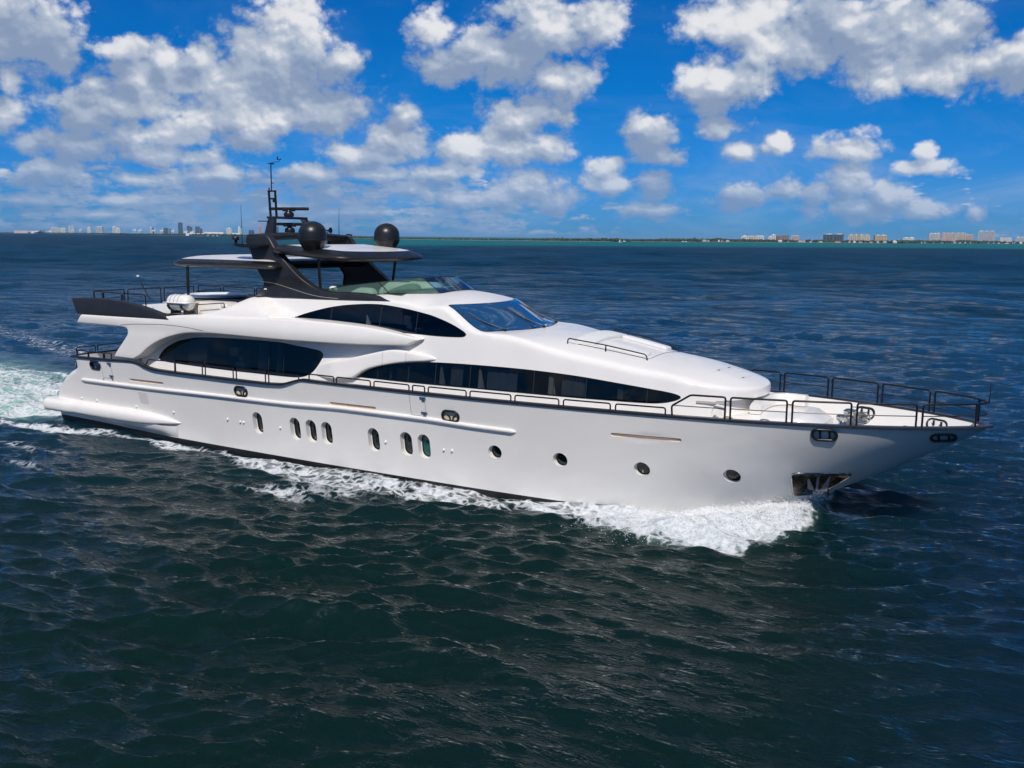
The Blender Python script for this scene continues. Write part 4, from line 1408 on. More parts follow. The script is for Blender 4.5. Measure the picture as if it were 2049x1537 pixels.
# ---- wheelhouse windscreen
def roofpatch(P_, dz, grid=.12):
    V, F, _ = cdt(P_, (), grid)
    V3 = np.stack([V[:, 0], V[:, 1], roofz(V[:, 0], np.abs(V[:, 1])) + dz], 1)
    return V3, [tuple(f) for f in F]
def wsline(s, ya, yb_, n):  # s: centreline x
    ys = np.linspace(ya, yb_, n)
    return np.stack([s - .14 * ys ** 2, ys], 1)
def wsout(e):
    t_ = wsline(20.76 - e, -2.17 - e * .6, 2.17 + e * .6, 24)
    b_ = wsline(22.40 + e, 2.36 + e, -2.36 - e, 24)
    return np.vstack([t_[::-1], b_[::-1]])
wo_ = resample(np.array(fillet([(*p, 0) for p in wsout(.0)], .12, 4, True))[:, :2], .08, True)
wb_ = resample(np.array(fillet([(*p, 0) for p in wsout(.035)], .14, 4, True))[:, :2], .08, True)
V3, F3 = roofpatch(wo_, .014)
wsg = MB().add(V3, F3).build('windscreen', SHIELD, Y, 60)
V3, F3 = roofpatch(wb_, .009)
MB().add(V3, F3).build('frame', BLACK, wsg, 60)
def onroof(x, y, d): return (x, y, float(roofz(x, abs(y))) + d)
for yb_ in (-1.78, 0.05, 1.85):
    xb0 = 22.40 - .14 * yb_ ** 2 + .05
    wm = MB()
    yt_ = yb_ - .22
    xt_ = xb0 - 1.25
    wm.tube([onroof(xb0, yb_, .03), onroof(xb0 - .1, yb_, .07), onroof(xb0 - .7, yb_ - .12, .07), onroof(xt_, yt_, .06)], .014, 6)
    wm.tube([onroof(xb0 - .02, yb_ + .06, .06), onroof(xb0 - .55, yb_ - .04, .07), onroof(xb0 - .72, yb_ - .12, .07)], .010, 6)
    wp = wm.build('wiper', BLACK, Y)
    MB().tube([onroof(xt_ + .75, yt_ + .22, .028), onroof(xt_ + .3, yt_ + .04, .03), onroof(xt_ - .1, yt_ - .16, .028)], .014, 6).build('wiper_blade', RUBBER, wp)
    MB().lathe([(.05, 0), (.055, .06), (.03, .09), (0, .095)], onroof(xb0, yb_, -.005), 12).build('wiper_pivot', BLACK, wp)

# ---- fashion plate: upper-deck wing, overhang and swept leg in one moulding
WING = lambda x: np.interp(x, [2, 3, 14, 17, 19, 19.6, 21], [3.40, 3.43, 3.43, 3.21, 2.93, 2.78, 2.6])
WY = lambda x, z: WING(x) + .035 * np.sin(np.clip((np.asarray(z) - 4.3) / .75, 0, 1) * math.pi) - .07 * sst(4.6, 5.08, z) - .02 * np.abs(np.asarray(z) - 4)
FPL = [(2.75, 4.34, 'c'), (4.2, 4.335), (5.5, 4.32), (5.83, 4.26), (5.86, 4.08), (5.56, 3.75), (5.12, 3.32), (4.93, 3.10, 'c'), (6.10, 3.09, 'c'), (6.5, 3.26), (6.95, 3.56), (7.5, 3.84), (8.15, 4.07), (9.0, 4.26), (10.2, 4.345), (11.4, 4.35), (12.9, 4.335), (14.25, 4.33), (15.5, 4.33), (17.1, 4.345), (18.2, 4.38), (18.95, 4.41, 'c'), (19.50, 4.65, 'c'), (18.57, 4.80), (17.48, 4.94), (16.32, 5.01), (15.11, 5.05), (13.84, 5.06), (12.44, 5.02), (11.48, 4.99), (10.3, 4.985), (9.5, 4.98), (8.6, 4.93), (8.0, 4.86), (7.0, 4.78), (5.5, 4.73), (3.1, 4.70, 'c')]
fp = outline(FPL, .07)
V3, F3 = side_patch(fp, WY, (), .14, r=.06, depth=.66)
MB().add(V3, F3).build_pair('fashion_plate', WHITE, Y, 55)
sl = catmull([(5.48, 4.40), (6.2, 4.475), (6.9, 4.51), (8.04, 4.55), (9.2, 4.52), (10.12, 4.43)], 6)
MB().tube(np.stack([sl[:, 0], -WY(sl[:, 0], sl[:, 1]) - .001, sl[:, 1]], 1), .009, 5).build('panel_seam', SEAM, Y)
# inner leaf of the leg so it has a back
mb = MB()
leg = outline([(5.5, 4.3, 'c'), (5.86, 4.08), (5.56, 3.75), (5.12, 3.32), (4.98, 3.10, 'c'), (6.0, 3.09, 'c'), (6.5, 3.32), (6.95, 3.6), (7.5, 3.88), (8.15, 4.1), (9.0, 4.3, 'c')], .1)
V3, F3 = side_patch(leg, lambda x, z: WY(x, z) - .6, (), .2)
mb.add(V3, [tuple(reversed(q)) for q in F3]).build_pair('leg_lining', CREAM, Y)
# upper deck slab with its cream soffit
ud = MB()
xd = np.concatenate([[2.86], np.arange(3.2, 13.2, .5)])
def wdk(x): return min(3.0, 2.3 + .9 * min(1, (x - 2.6) / .6))
up_ = [[(x, k * wdk(x), 4.90 + .05 * min(1, (x - 2.8) / 4)) for k in np.linspace(-1, 1, 7)] for x in xd]
lo_ = [[(x, k * wdk(x), 4.36) for k in np.linspace(-1, 1, 7)] for x in xd]
ud.loft(up_).loft([r_[::-1] for r_ in lo_])
ud.loft([up_[0][::-1], lo_[0][::-1]])
ud.build('upper_deck', DECKW, Y, 30)
# gunwale filler between plate and slab
gf_ = MB()
xg = np.arange(3.0, 12.0, .3)
gf_.loft([[(x, -(WING(x) - .15), min(4.98, 4.70 + max(0, (x - 5.5)) * .095)) for x in xg], [(x, -2.75, 4.95) for x in xg]])
gf_.build_pair('waterway', WHITE, Y, 60)

# ---- charcoal aft wing ("spoiler") on the upper deck edge
SPO = [(2.44, 5.34, 'c'), (2.80, 4.71, 'c'), (4.6, 4.715), (6.4, 4.715), (8.40, 4.715, 'c'), (7.92, 4.91), (7.24, 5.07), (6.2, 5.25), (5.14, 5.35), (3.81, 5.385)]
so_ = outline(SPO, .07)
V3, F3 = side_patch(so_, lambda x, z: WING(x) + .015 - .10 * (np.asarray(z) - 4.7), (), .14, r=.05, depth=.20)
m_ = MB().add(V3, F3)
sp_in = MB()
V4, F4 = side_patch(so_, lambda x, z: WING(x) - .19 - .10 * (np.asarray(z) - 4.7), (), .2)
m_.add(V4, [tuple(reversed(q)) for q in F4]).build_pair('aft_wing', GREYBLACK, Y, 45)

# ---- S-shaped fairing between saloon window and forward window
FAR = [(15.02, 3.10, 'c'), (15.9, 3.08), (16.75, 3.17, 'c'), (17.32, 3.50), (18.15, 3.73), (19.0, 3.88), (19.95, 3.98), (20.05, 4.03), (19.92, 4.11), (18.95, 4.23), (18.45, 4.245), (18.1, 4.205), (17.35, 4.03), (16.12, 3.73), (15.27, 3.53), (15.08, 3.40)]
fa = outline(FAR, .06)
V3, F3 = side_patch(fa, lambda x, z: HM(x, z) + .04 + .16 * sst(15.0, 16.0, x) * sst(20.06, 19.3, x), (), .12, r=.07, depth=.24)
MB().add(V3, F3).build_pair('side_fairing', WHITE, Y, 60)
for xq in (18.0, 18.95):
    ln = [(xq, z) for z in np.linspace(float(np.interp(xq, [17.32, 18.15, 19.0], [3.5, 3.73, 3.88])) + .02, float(np.interp(xq, [17.35, 18.1, 18.95], [4.03, 4.2, 4.23])) - .02, 8)]
    MB().tube([(a, -(float(HM(a, b)) + .04 + .16 - (.012 if i in (0, 7) else 0)) - .001, b) for i, (a, b) in enumerate(ln)], .005, 5).build('panel_seam', SEAM, Y)

# ================================================================== flybridge, arch, hardtops, antennas
# ---- flybridge windscreen
FB = [(14.45, -1.95, 5.955), (15.5, -1.93, 5.955), (16.6, -1.88, 5.95), (17.8, -1.66, 5.95), (18.55, -1.36, 6.0), (19.05, -1.08, 6.075), (19.19, -.55, 6.12), (19.24, 0, 6.135)]
FT = [(14.5, -1.93, 6.0), (15.4, -1.86, 6.19), (16.3, -1.76, 6.31), (17.1, -1.55, 6.40), (17.75, -1.28, 6.47), (18.28, -1.0, 6.53), (18.52, -.5, 6.56), (18.6, 0, 6.57)]
def coam(x, y): return (min(float(roofz(x, y)), float(CT(x)) + .02) if x <= 18.0 else float(roofz(x, y))) + .012
FB = [(x_, y_, coam(x_, abs(y_))) for x_, y_, _ in FB]
FBc = catmull(FB, 6); FTc = catmull(FT, 6)
FBf = np.vstack([FBc, (FBc * (1, -1, 1))[-2::-1]]); FTf = np.vstack([FTc, (FTc * (1, -1, 1))[-2::-1]])
n_ = len(FBf)
SPL = [0, 16, 30, 42, 54, n_ - 17, n_ - 1]     # panes
fwo = None
FBLUE = glass_mat('sky_reflection_glass', (0.16, 0.36, 0.52), (.62, .80, 1.0), ior=3.0)  # front panes: blue of the mirrored sky put into the glass colour
for a, b in zip(SPL[:-1], SPL[1:]):
    m_ = MB().loft([FBf[a:b + 1], FTf[a:b + 1]])
    o_ = m_.build('flybridge_windscreen', FBLUE if 30 <= a < 54 else FGLASS, Y, 60)
MB().tube(FTf, .014, 6).build('windscreen_rail', BLACK, Y)
MB().tube(FBf + (0, 0, .006), .016, 6).build('windscreen_sill', BLACK, Y)
for i in (16, 30, 42, 54, n_ - 17):
    MB().tube([FBf[i], FTf[i]], .016, 6).build('windscreen_post', BLACK, Y)

db = MB(); db.loft([[(16.9, y_, 5.2), (17.0, y_, 6.02), (17.5, y_, 6.12), (18.35 - .14 * y_ * y_, y_, 6.16)] for y_ in np.linspace(-1.4, 1.4, 9)])
db.build('dashboard', CREAM, Y)
SEATL = mat('pale_leather', (.74, .72, .66), .55)
for (x_, y_, z_, lx, ly, lz) in ((15.35, -1.1, 5.62, 1.9, .55, 1.02), (17.35, -.95, 5.90, 1.5, .6, .92), (16.2, .2, 5.7, .7, 1.6, 1.0), (16.9, 1.0, 5.85, 1.6, .6, .9)):
    sm_ = MB().box((x_, y_, z_), (lx, ly, lz), min(lx, ly, lz) * .46, seg=5)
    sm_.build('lounge_seat', SEATL, Y, 60)
# ---- flybridge furniture seen through and over the glass
MB().box((17.35, .4, 5.55), (.55, 2.6, 1.0), .12, seg=3).build('helm_console', mat('console_grey', (.42, .43, .42), .5), Y)
st = MB(); st.box((15.0, -.3, 5.40), (.7, 2.4, .7), .12); st.box((14.7, -.3, 5.80), (.2, 2.4, .75), .08)
st.build('flybridge_seat', BEIGE, Y)
st = MB(); st.box((13.6, 1.45, 5.5), (2.2, .25, 1.0), .08); st.box((13.4, 1.1, 5.3), (2.4, .8, .5), .08)
st.build('flybridge_sofa', BEIGE, Y)
MB().lathe([(.0, .16), (.09, .15), (.15, .10), (.16, .02), (.12, -.03)], (14.9, -1.75, 6.02), 16).build('searchlight', WHITE, Y)

# ---- radar arch: two swept legs and a cross beam
ARC = [(11.90, 5.70, 'c'), (12.13, 6.27), (11.84, 6.74), (11.47, 7.42), (11.31, 7.70), (11.33, 7.90, 'c'), (12.12, 7.98, 'c'), (12.42, 7.88), (12.75, 7.49), (13.43, 6.88), (14.1, 6.38), (14.5, 6.16), (15.1, 6.02), (16.0, 6.02), (16.9, 5.99), (17.9, 5.80, 'c'), (16.5, 5.76), (15.1, 5.735), (13.04, 5.72)]
def arch_y(x, z):
    low = np.minimum(HM(x, z) + .05, 2.62)
    return low * (1 - sst(5.9, 6.5, z)) + (2.44 - .05 * (np.asarray(z) - 6.5)) * sst(5.9, 6.5, z)
ao = outline(ARC, .07)
V3, F3 = side_patch(ao, arch_y, (), .12, r=.06, depth=.22)
m_ = MB().add(V3, F3)
V4, F4 = side_patch(ao, lambda x, z: arch_y(x, z) - .21, (), .2)
m_.add(V4, [tuple(reversed(q)) for q in F4])
bm_ = []
for k in np.linspace(-1, 1, 17):
    y = k * 2.36
    rise = .10 * (1 - k * k)
    bm_.append([(11.36, y, 7.74 + rise), (11.34, y, 7.88 + rise), (11.42, y, 7.955 + rise), (12.15, y, 7.955 + rise), (12.32, y, 7.88 + rise), (12.30, y, 7.77 + rise), (12.1, y, 7.70 + rise), (11.5, y, 7.68 + rise)])
arch = MB().loft([s[::-1] for s in bm_], closed=True, cap=True).build('radar_arch', GREYBLACK, Y, 35)
m_.build_pair('arch_leg', GREYBLACK, arch, 45)
# bright trim line on the arch foot
tl = catmull([(12.02, 6.28), (12.6, 6.24), (13.4, 6.08), (14.2, 5.92), (14.9, 5.83), (15.7, 5.80)], 6)
MB().tube(np.stack([tl[:, 0], -arch_y(tl[:, 0], tl[:, 1]) - .004, tl[:, 1]], 1), .011, 6).build('trim_strip', mat('bright_trim', (.5, .47, .42), .25, metal=.8), arch)
lm = MB(); lm.box((12.25, -arch_y(12.25, 6.0) - .01, 6.0), (.13, .03, .05), .01)
lm.build('courtesy_light', WHITE, arch)
# bracket wing with antennas at the side of the arch
for s in (-1, 1):
    wg = MB()
    pts = [(10.86, 7.61), (11.3, 7.50), (12.2, 7.49), (12.5, 7.56), (12.5, 7.60), (11.3, 7.625)]
    secs = []
    for y_, sh in ((2.30, 1.0), (2.62, .95), (2.82, .80)):
        secs.append([(11.9 + (a - 11.9) * sh, s * y_, b) for a, b in pts])
    if s > 0: secs = secs[::-1]
    wg.loft([q[::-1] for q in secs], closed=True, cap=True)
    wo2 = wg.build('antenna_wing', BLACK, arch, 30)
ant = MB().lathe([(.02, 0), (.05, .03), (.05, .10), (.12, .14), (.13, .22), (.11, .25), (0, .26)], (11.05, -2.6, 7.62), 14)
ant.build('antenna_base', BLACK, Y)
MB().tube([(11.32, -2.55, 7.6), (11.32, -2.55, 8.0), (11.28, -2.52, 9.02)], [.018, .012, .006], 6).build('whip_antenna', BLACK, Y)
MB().tube([(11.86, 2.2, 7.9), (11.86, 2.2, 8.3), (11.88, 2.2, 9.03)], [.018, .012, .006], 6).build('whip_antenna', BLACK, Y)

# ---- mast above the arch
ma = MB()
def quadbar(P0, P1, w0, w1, d0, d1):
    """rectangular bar from P0 to P1; widths along x, depths along y"""
    S = []
    for P_, w, d in ((P0, w0, d0), (P1, w1, d1)):
        S.append([(P_[0] - w / 2, P_[1] - d / 2, P_[2]), (P_[0] + w / 2, P_[1] - d / 2, P_[2]), (P_[0] + w / 2, P_[1] + d / 2, P_[2]), (P_[0] - w / 2, P_[1] + d / 2, P_[2])])
    return S
ma.loft(quadbar((11.30, -1.1, 7.95), (11.36, -1.02, 8.56), .46, .30, .16, .14), closed=True, cap=True)
ma.loft(quadbar((11.30, 1.1, 7.95), (11.30, .95, 8.40), .46, .34, .16, .14), closed=True, cap=True)
ma.loft(quadbar((11.30, .95, 8.40), (11.30, .74, 8.58), .34, .26, .14, .12), closed=True, cap=True)
ma.box((11.30, -.14, 8.60), (.40, 1.86, .09), .03)
ma.box((11.02, -1.12, 8.46), (.5, .16, .035), .01)
mast = ma.build('mast', GREYBLACK, Y, 30)
la = MB()
la.loft(quadbar((11.16, -.9, 8.64), (11.10, -.9, 9.58), .07, .06, .06, .06), closed=True, cap=True)
la.loft(quadbar((11.46, -.9, 8.64), (11.42, -.9, 9.58), .07, .06, .06, .06), closed=True, cap=True)
la.box((11.26, -.9, 9.58), (.40, .07, .06), .01); la.box((11.28, -.9, 9.30), (.36, .06, .06), .01)
la.box((11.38, -.9, 9.24), (.14, .10, .16), .03); la.box((11.12, -.9, 9.66), (.04, .04, .10), .01)
la.build('mast_frame', BLACK, mast, 30)
va = MB(); va.tube([(11.24, -.9, 9.6), (11.24, -.9, 10.62)], .022, 8)
va.tube([(11.10, -.9, 10.60), (11.32, -.9, 10.60)], .018, 6); va.tube([(11.28, -.9, 10.635), (11.66, -.9, 10.65), (11.68, -.9, 10.72)], .011, 6)
va.box((11.34, -.9, 10.58), (.13, .05, .05), .015); va.box((11.32, -.9, 9.88), (.1, .03, .03), .005)
va.build('vane_pole', BLACK, mast)
vn = MB(); vn.tube([(11.60, -.9, 10.735), (11.76, -.9, 10.73)], .012, 6); vn.box((11.585, -.9, 10.78), (.05, .012, .13), .004); vn.lathe([(0, -.03), (.03, 0), (0, .03)], (11.74, -.9, 10.74), 8)
vn.build('wind_vane', BLACK, mast)
# radars
for (x, z, zb_) in ((11.24, 8.93, 8.645), (11.27, 8.345, 8.04)):
    r_ = MB().lathe([(.14, 0), (.19, .02), (.20, .10), (.17, .17), (.10, .20), (.08, .255)], (x, 0, zb_), 20)
    ro = r_.build('radar', BLACK, Y, 40)
    sb = MB(); sb.box((x, 0, z + .02), (1.72, .16, .12), .045, rotz=rad(12), seg=3); sb.box((x, 0, z - .05), (.5, .14, .06), .02, rotz=rad(12))
    sb.build('scanner_bar', BLACK, ro, 40)
# horn
hn = MB().lathe([(.02, 0), (.03, .14), (.07, .22), (.12, .24), (.115, .245), (.02, .2)], (11.78, 1.5, 8.15), 16, 'x')
hn.tube([(11.9, 1.5, 8.15), (11.86, 1.5, 8.0)], .02)
hn.build('horn', BLACK, Y)
MB().tube([(12.5, 1.9, 8.0), (12.62, 2.1, 7.97)], .03).build('loudhailer', BLACK, Y)

# ---- satellite domes
DOMEM = mat('satin_black_dome', (.010, .010, .011), .36, spec=.5)
for s in (-1, 1):
    prof = [(.16, -.61), (.27, -.60), (.40, -.40), (.485, -.26), (.50, -.2), (.495, -.02)] + [(.495 * math.cos(rad(a)), .02 + .44 * math.sin(rad(a))) for a in range(5, 91, 5)]
    prof[-1] = (0, .46)
    do = MB().lathe(prof, (14.32, s * 2.13, 7.985), 36).build('satellite_dome', DOMEM, Y, 35)
    MB().lathe([(.495, -.215), (.507, -.205), (.507, -.175), (.495, -.165)], (14.32, s * 2.13, 7.985), 36).build('dome_seam', BLACK, do)
    MB().lathe([(.18, 0), (.16, .16)], (14.32, s * 2.13, 7.26), 18).build('dome_mount', BLACK, do)

# ---- hardtops
def hardtop(name, plan_half, zedge, bw, rise, crown, thick, xs):
    """plan_half(x)-> half width; black sloping border of width bw, white crowned centre"""
    P_ = np.array(fillet([(*p, 0) for p in plan_half], .45, 8, True))[:, :2]
    P_ = resample(P_, .12, True)
    c = P_.mean(0)
    def ring(d, z_off):
        n = np.roll(P_, -1, 0) - np.roll(P_, 1, 0)
        n /= np.linalg.norm(n, axis=1)[:, None]
        Q = P_ + np.stack([-n[:, 1], n[:, 0]], 1) * d
        return np.stack([Q[:, 0], Q[:, 1], zedge(Q[:, 0]) + z_off], 1)
    if area2(P_) < 0: P_ = P_[::-1]
    rings = [ring(.30, -thick * .9), ring(.06, -thick * .55), ring(0, -.01), ring(.015, .03), ring(.10, .07), ring(bw * .7, rise * .86), ring(bw, rise)]
    cl = lambda q: np.vstack([q, q[:1]])
    m_ = MB().loft([cl(q) for q in rings])
    # underside
    V, F, _ = cdt(rings[0][:, :2], (), .35)
    V3 = np.stack([V[:, 0], V[:, 1], zedge(V[:, 0]) - thick * .9], 1)
    m_.add(V3, [tuple(reversed(f)) for f in F])
    ho = m_.build(name, BLACK, Y, 50)
    R6 = rings[-1]
    V, F, o2 = cdt(R6[:, :2], (), .2)
    d = pdist(R6[:, :2], V)
    V3 = np.stack([V[:, 0], V[:, 1], zedge(V[:, 0]) + rise + .004 + crown * (1 - np.exp(-d / .6))], 1)
    MB().add(V3, F).build('roof_panel', WHITE, ho, 60)
    return ho
zf = lambda x: 7.16 + .075 * np.clip(16.3 - np.asarray(x), 0, 4)
za = lambda x: 6.84 + .03 * np.sin((np.asarray(x) - 7) / 6 * math.pi)
hardtop('hardtop', [(12.6, -2.62), (14.5, -2.6), (15.9, -2.42), (16.25, -1.6), (16.45, 0), (16.25, 1.6), (15.9, 2.42), (14.5, 2.6), (12.6, 2.62)], zf, .50, .20, .10, .16, None)
hardtop('sun_canopy', [(7.45, -2.5), (8.2, -2.98), (10, -3.05), (13.15, -2.95), (13.15, 2.95), (10, 3.05), (8.2, 2.98), (7.45, 2.5), (7.25, 0)], za, .34, .16, .16, .14, None)
for s in (-1, 1):
    MB().tube([(14.66, s * 2.24, 7.12), (14.58, s * 2.02, 5.6)], .052, 12).build('support_post', BLACK, Y)
    MB().tube([(8.69, s * 2.8, 6.74), (8.60, s * 2.75, 4.95)], .052, 12).build('support_post', BLACK, Y)

# ---- upper deck: hot tub, sofas, rails
tub = MB().lathe([(1.12, 0), (1.22, .34), (1.26, .40)], (7.05, .05, 4.95), 40).build('hot_tub', BEIGE, Y, 40)
MB().lathe([(1.30, .40), (1.32, .43), (1.30, .46), (1.28, .47), (1.20, .40)], (7.05, .05, 4.95), 40).build('tub_trim', BLACK, tub)
MB().lathe([(1.28, .47), (1.30, .50), (1.26, .56), (1.12, .58), (1.02, .56), (.95, .50), (.4, .52), (0, .53)], (7.05, .05, 4.95), 40).build('tub_cover', mat('tub_vinyl', (.66, .70, .74), .35, var=.05), tub, 40)
sf = MB(); sf.box((9.6, -2.35, 5.2), (1.5, .9, .46), .06); sf.box((10.6, -2.45, 5.2), (.3, .8, .44), .06)
sf.build('deck_locker', CREAM, Y)
MB().box((8.9, -.9, 5.17), (1.4, 1.1, .42), .08).build('deck_sofa', BEIGE, Y)


def rail_panel(p0, p1, h, r=.024, mid=False, rc=.07, lean=0.0, name='railing'):
    p0 = np.array(p0, float); p1 = np.array(p1, float)
    up = np.array([0, 0, h])
    m_ = MB().tube(fillet([p0, p0 + up, p1 + up, p1], rc, 5), r, 8)
    o_ = m_.build(name, RAILM, Y, 60)
    if mid:
        MB().tube([p0 + up * .5, p1 + up * .5], r * .55, 6).build('mid_rail', RAILM, o_)
    return o_
# upper deck aft rails (starboard, stern, port)
st_ = [(2.95, -2.66), (3.6, -2.75), (3.68, -2.76), (4.95, -2.9), (5.05, -2.91), (6.6, -3.08), (6.7, -3.09), (8.0, -3.0)]
for i in range(0, len(st_) - 2, 2):
    a, b = st_[i], st_[i + 1]
    rail_panel((*a, 4.95), (*b, 4.95), .64)
for ya, yb_ in ((-2.6, -1.05), (-.95, .85), (.95, 2.7)):
    rail_panel((2.85, ya, 4.93), (2.75, yb_, 4.93), .66, mid=True)
for xa, xb_, ya in ((2.3 + .6, 4.3, 2.85), (4.4, 6.3, 2.95), (6.4, 8.2, 3.0), (8.3, 10.0, 3.0), (10.1, 11.6, 2.95)):
    rail_panel((xa, ya, 4.95), (xb_, ya + .03, 4.95), .66, mid=True)
MB().tube([(6.72, -3.0, 5.45), (5.25, -2.3, 6.22)], [.022, .016], 8).build('flagstaff', BLACK, Y)
MB().lathe([(.03, -.03), (.055, 0), (.05, .05), (0, .06)], (5.24, -2.3, 6.25), 12).build('stern_light', WHITE, Y)
rail_panel((9.35, -3.0, 4.98), (10.75, -2.98, 5.10), .36, r=.018)

# ---- cap-rail guard rails
def on_cap(x, s=-1, dz=.04): return (x, s * (float(BS(x)) - .05), float(ZS(x)) + dz)
low = [(15.35, 16.44), (16.56, 17.99), (18.14, 19.54), (19.68, 20.14), (20.28, 21.68), (21.82, 23.24), (23.38, 24.82), (24.97, 26.42), (26.58, 28.03)]
for a, b in low:
    m_ = MB()
    n_ = 5
    pts = [on_cap(a)] + [(x, on_cap(x)[1], on_cap(x)[2] + .19) for x in np.linspace(a, b, n_)] + [on_cap(b)]
    MB().tube(fillet(pts, .07, 4), .023, 8).build('railing', RAILM, Y, 60)
sal = [(8.68, 10.14), (10.30, 11.74), (11.90, 13.32), (13.48, 14.88)]
ro = MB().tube(fillet([(6.95, -3.52, 2.92), (7.12, -3.52, 3.16), (8.62, -3.54, 3.19), (8.62, -3.55, 2.82)], .06), .023, 8).build('railing', RAILM, Y, 60)
for a, b in sal:
    z1 = 3.18
    b0 = on_cap(a); b1 = on_cap(b)
    MB().tube(fillet([b0, (b0[0], b0[1], z1), (b1[0], b1[1], z1), b1], .06), .023, 8).build('railing', RAILM, Y, 60)
# foredeck: both sides
def fore(x, s, h): p = on_cap(x, s); return np.array([p[0], p[1] * 1.0, p[2] + h])
for s in (-1, 1):
    HH_ = .60
    m_ = MB().tube(fillet([fore(28.22, s, 0), fore(28.20, s, .26), fore(28.72, s, HH_), fore(29.2, s, HH_), fore(29.66, s, HH_), fore(29.66, s, 0)], .07), .028, 8)
    o_ = m_.build('bow_railing', RAILM, Y, 60)
    MB().tube([fore(x, s, .28) for x in np.linspace(28.22, 29.66, 5)], .014, 6).build('mid_rail', RAILM, o_)
    for a, b in ((29.80, 31.24), (31.38, 32.80), (32.94, 34.32), (34.46, 35.66)):
        pts = [fore(a, s, 0)] + [fore(x, s, HH_) for x in np.linspace(a, b, 5)] + [fore(b, s, 0)]
        o_ = MB().tube(fillet(pts, .07), .028, 8).build('bow_railing', RAILM, Y, 60)
        MB().tube([fore(x, s, .29) for x in np.linspace(a, b, 5)], .014, 6).build('mid_rail', RAILM, o_)
        MB().tube([fore(a, s, HH_ - .1), fore(a - .14, s, HH_ - .1)], .014, 6).build('rail_link', RAILM, o_)
pn = MB().tube(fillet([fore(35.66, -1, .59), (35.92, 0, 3.74), fore(35.66, 1, .59)], .12), .028, 8)
po_ = pn.build('pulpit', RAILM, Y, 60)
MB().tube(fillet([fore(35.66, -1, .29), (35.94, 0, 3.42), fore(35.66, 1, .29)], .12), .014, 6).build('mid_rail', RAILM, po_)
MB().tube([(35.92, 0, 3.72), (35.93, 0, 4.26)], [.016, .010], 6).build('jackstaff', RAILM, Y)
# stern rails
for a, b, s, h in ((4.47, 4.90, -1, .22), (3.45, 4.40, -1, .22), (2.7, 3.4, -1, .24), (2.7, 4.0, 1, .28), (4.1, 5.6, 1, .28)):
    m_ = MB().tube(fillet([on_cap(a, s), np.array(on_cap(a, s)) + (0, 0, h), np.array(on_cap(b, s)) + (0, 0, h), on_cap(b, s)], .06), .023, 8)
    m_.build('railing', RAILM, Y, 60)
for ya, yb_ in ((-3.0, -2.1), (-2.0, -.5), (.2, 1.4), (1.5, 3.0)):
    MB().tube(fillet([(2.08, ya, 2.99), (2.08, ya, 3.24), (2.06, yb_, 3.24), (2.06, yb_, 2.99)], .06), .023, 8).build('railing', RAILM, Y, 60)

# ---- coach-roof: sun pad recess rails and hatch seams
def rz(x, y): return float(roofz(x, abs(y)))
for s in (-1, 1):
    P_ = [(24.23, 1.73), (25.45, 1.56), (26.73, 1.34)]
    pts = [(P_[0][0], s * P_[0][1], rz(*P_[0])), (P_[0][0] + .02, s * P_[0][1], rz(*P_[0]) + .17), (P_[1][0], s * P_[1][1], rz(*P_[1]) + .19), (P_[2][0] - .05, s * P_[2][1], rz(*P_[2]) + .17), (P_[2][0], s * P_[2][1], rz(*P_[2]))]
    o_ = MB().tube(fillet(pts, .1, 5), .02, 8).build('grab_rail', RAILM, Y, 60)
    MB().tube([(P_[1][0], s * P_[1][1], rz(*P_[1])), (P_[1][0], s * P_[1][1], rz(*P_[1]) + .18)], [.028, .02], 8).build('stanchion', RAILM, o_)
for (P_) in ([(24.5, -1.55), (26.75, -1.18), (26.85, 1.18)], ):
    ln = resample(P_, .15)
    MB().tube([(x, y, rz(x, y) + .003) for x, y in ln], .010, 5).build('hatch_seam', SEAM, Y)
hs = resample([(28.62, -.62), (28.75, .62), (29.45, .50), (29.35, -.55), (28.62, -.62)], .1)
MB().tube([(x, y, rz(x, y) + .001) for x, y in hs], .007, 5).build('roof_hatch', mat('pale_seam', (.5, .5, .5), .6), Y)
hd = MB()
for x, y in ((28.66, -.45), (28.72, .35), (29.36, -.3)):
    hd.box((x, y, rz(x, y) + .008), (.10, .04, .016), .005, rotz=rad(80))
hd.build('hatch_latch', RAILM, Y)

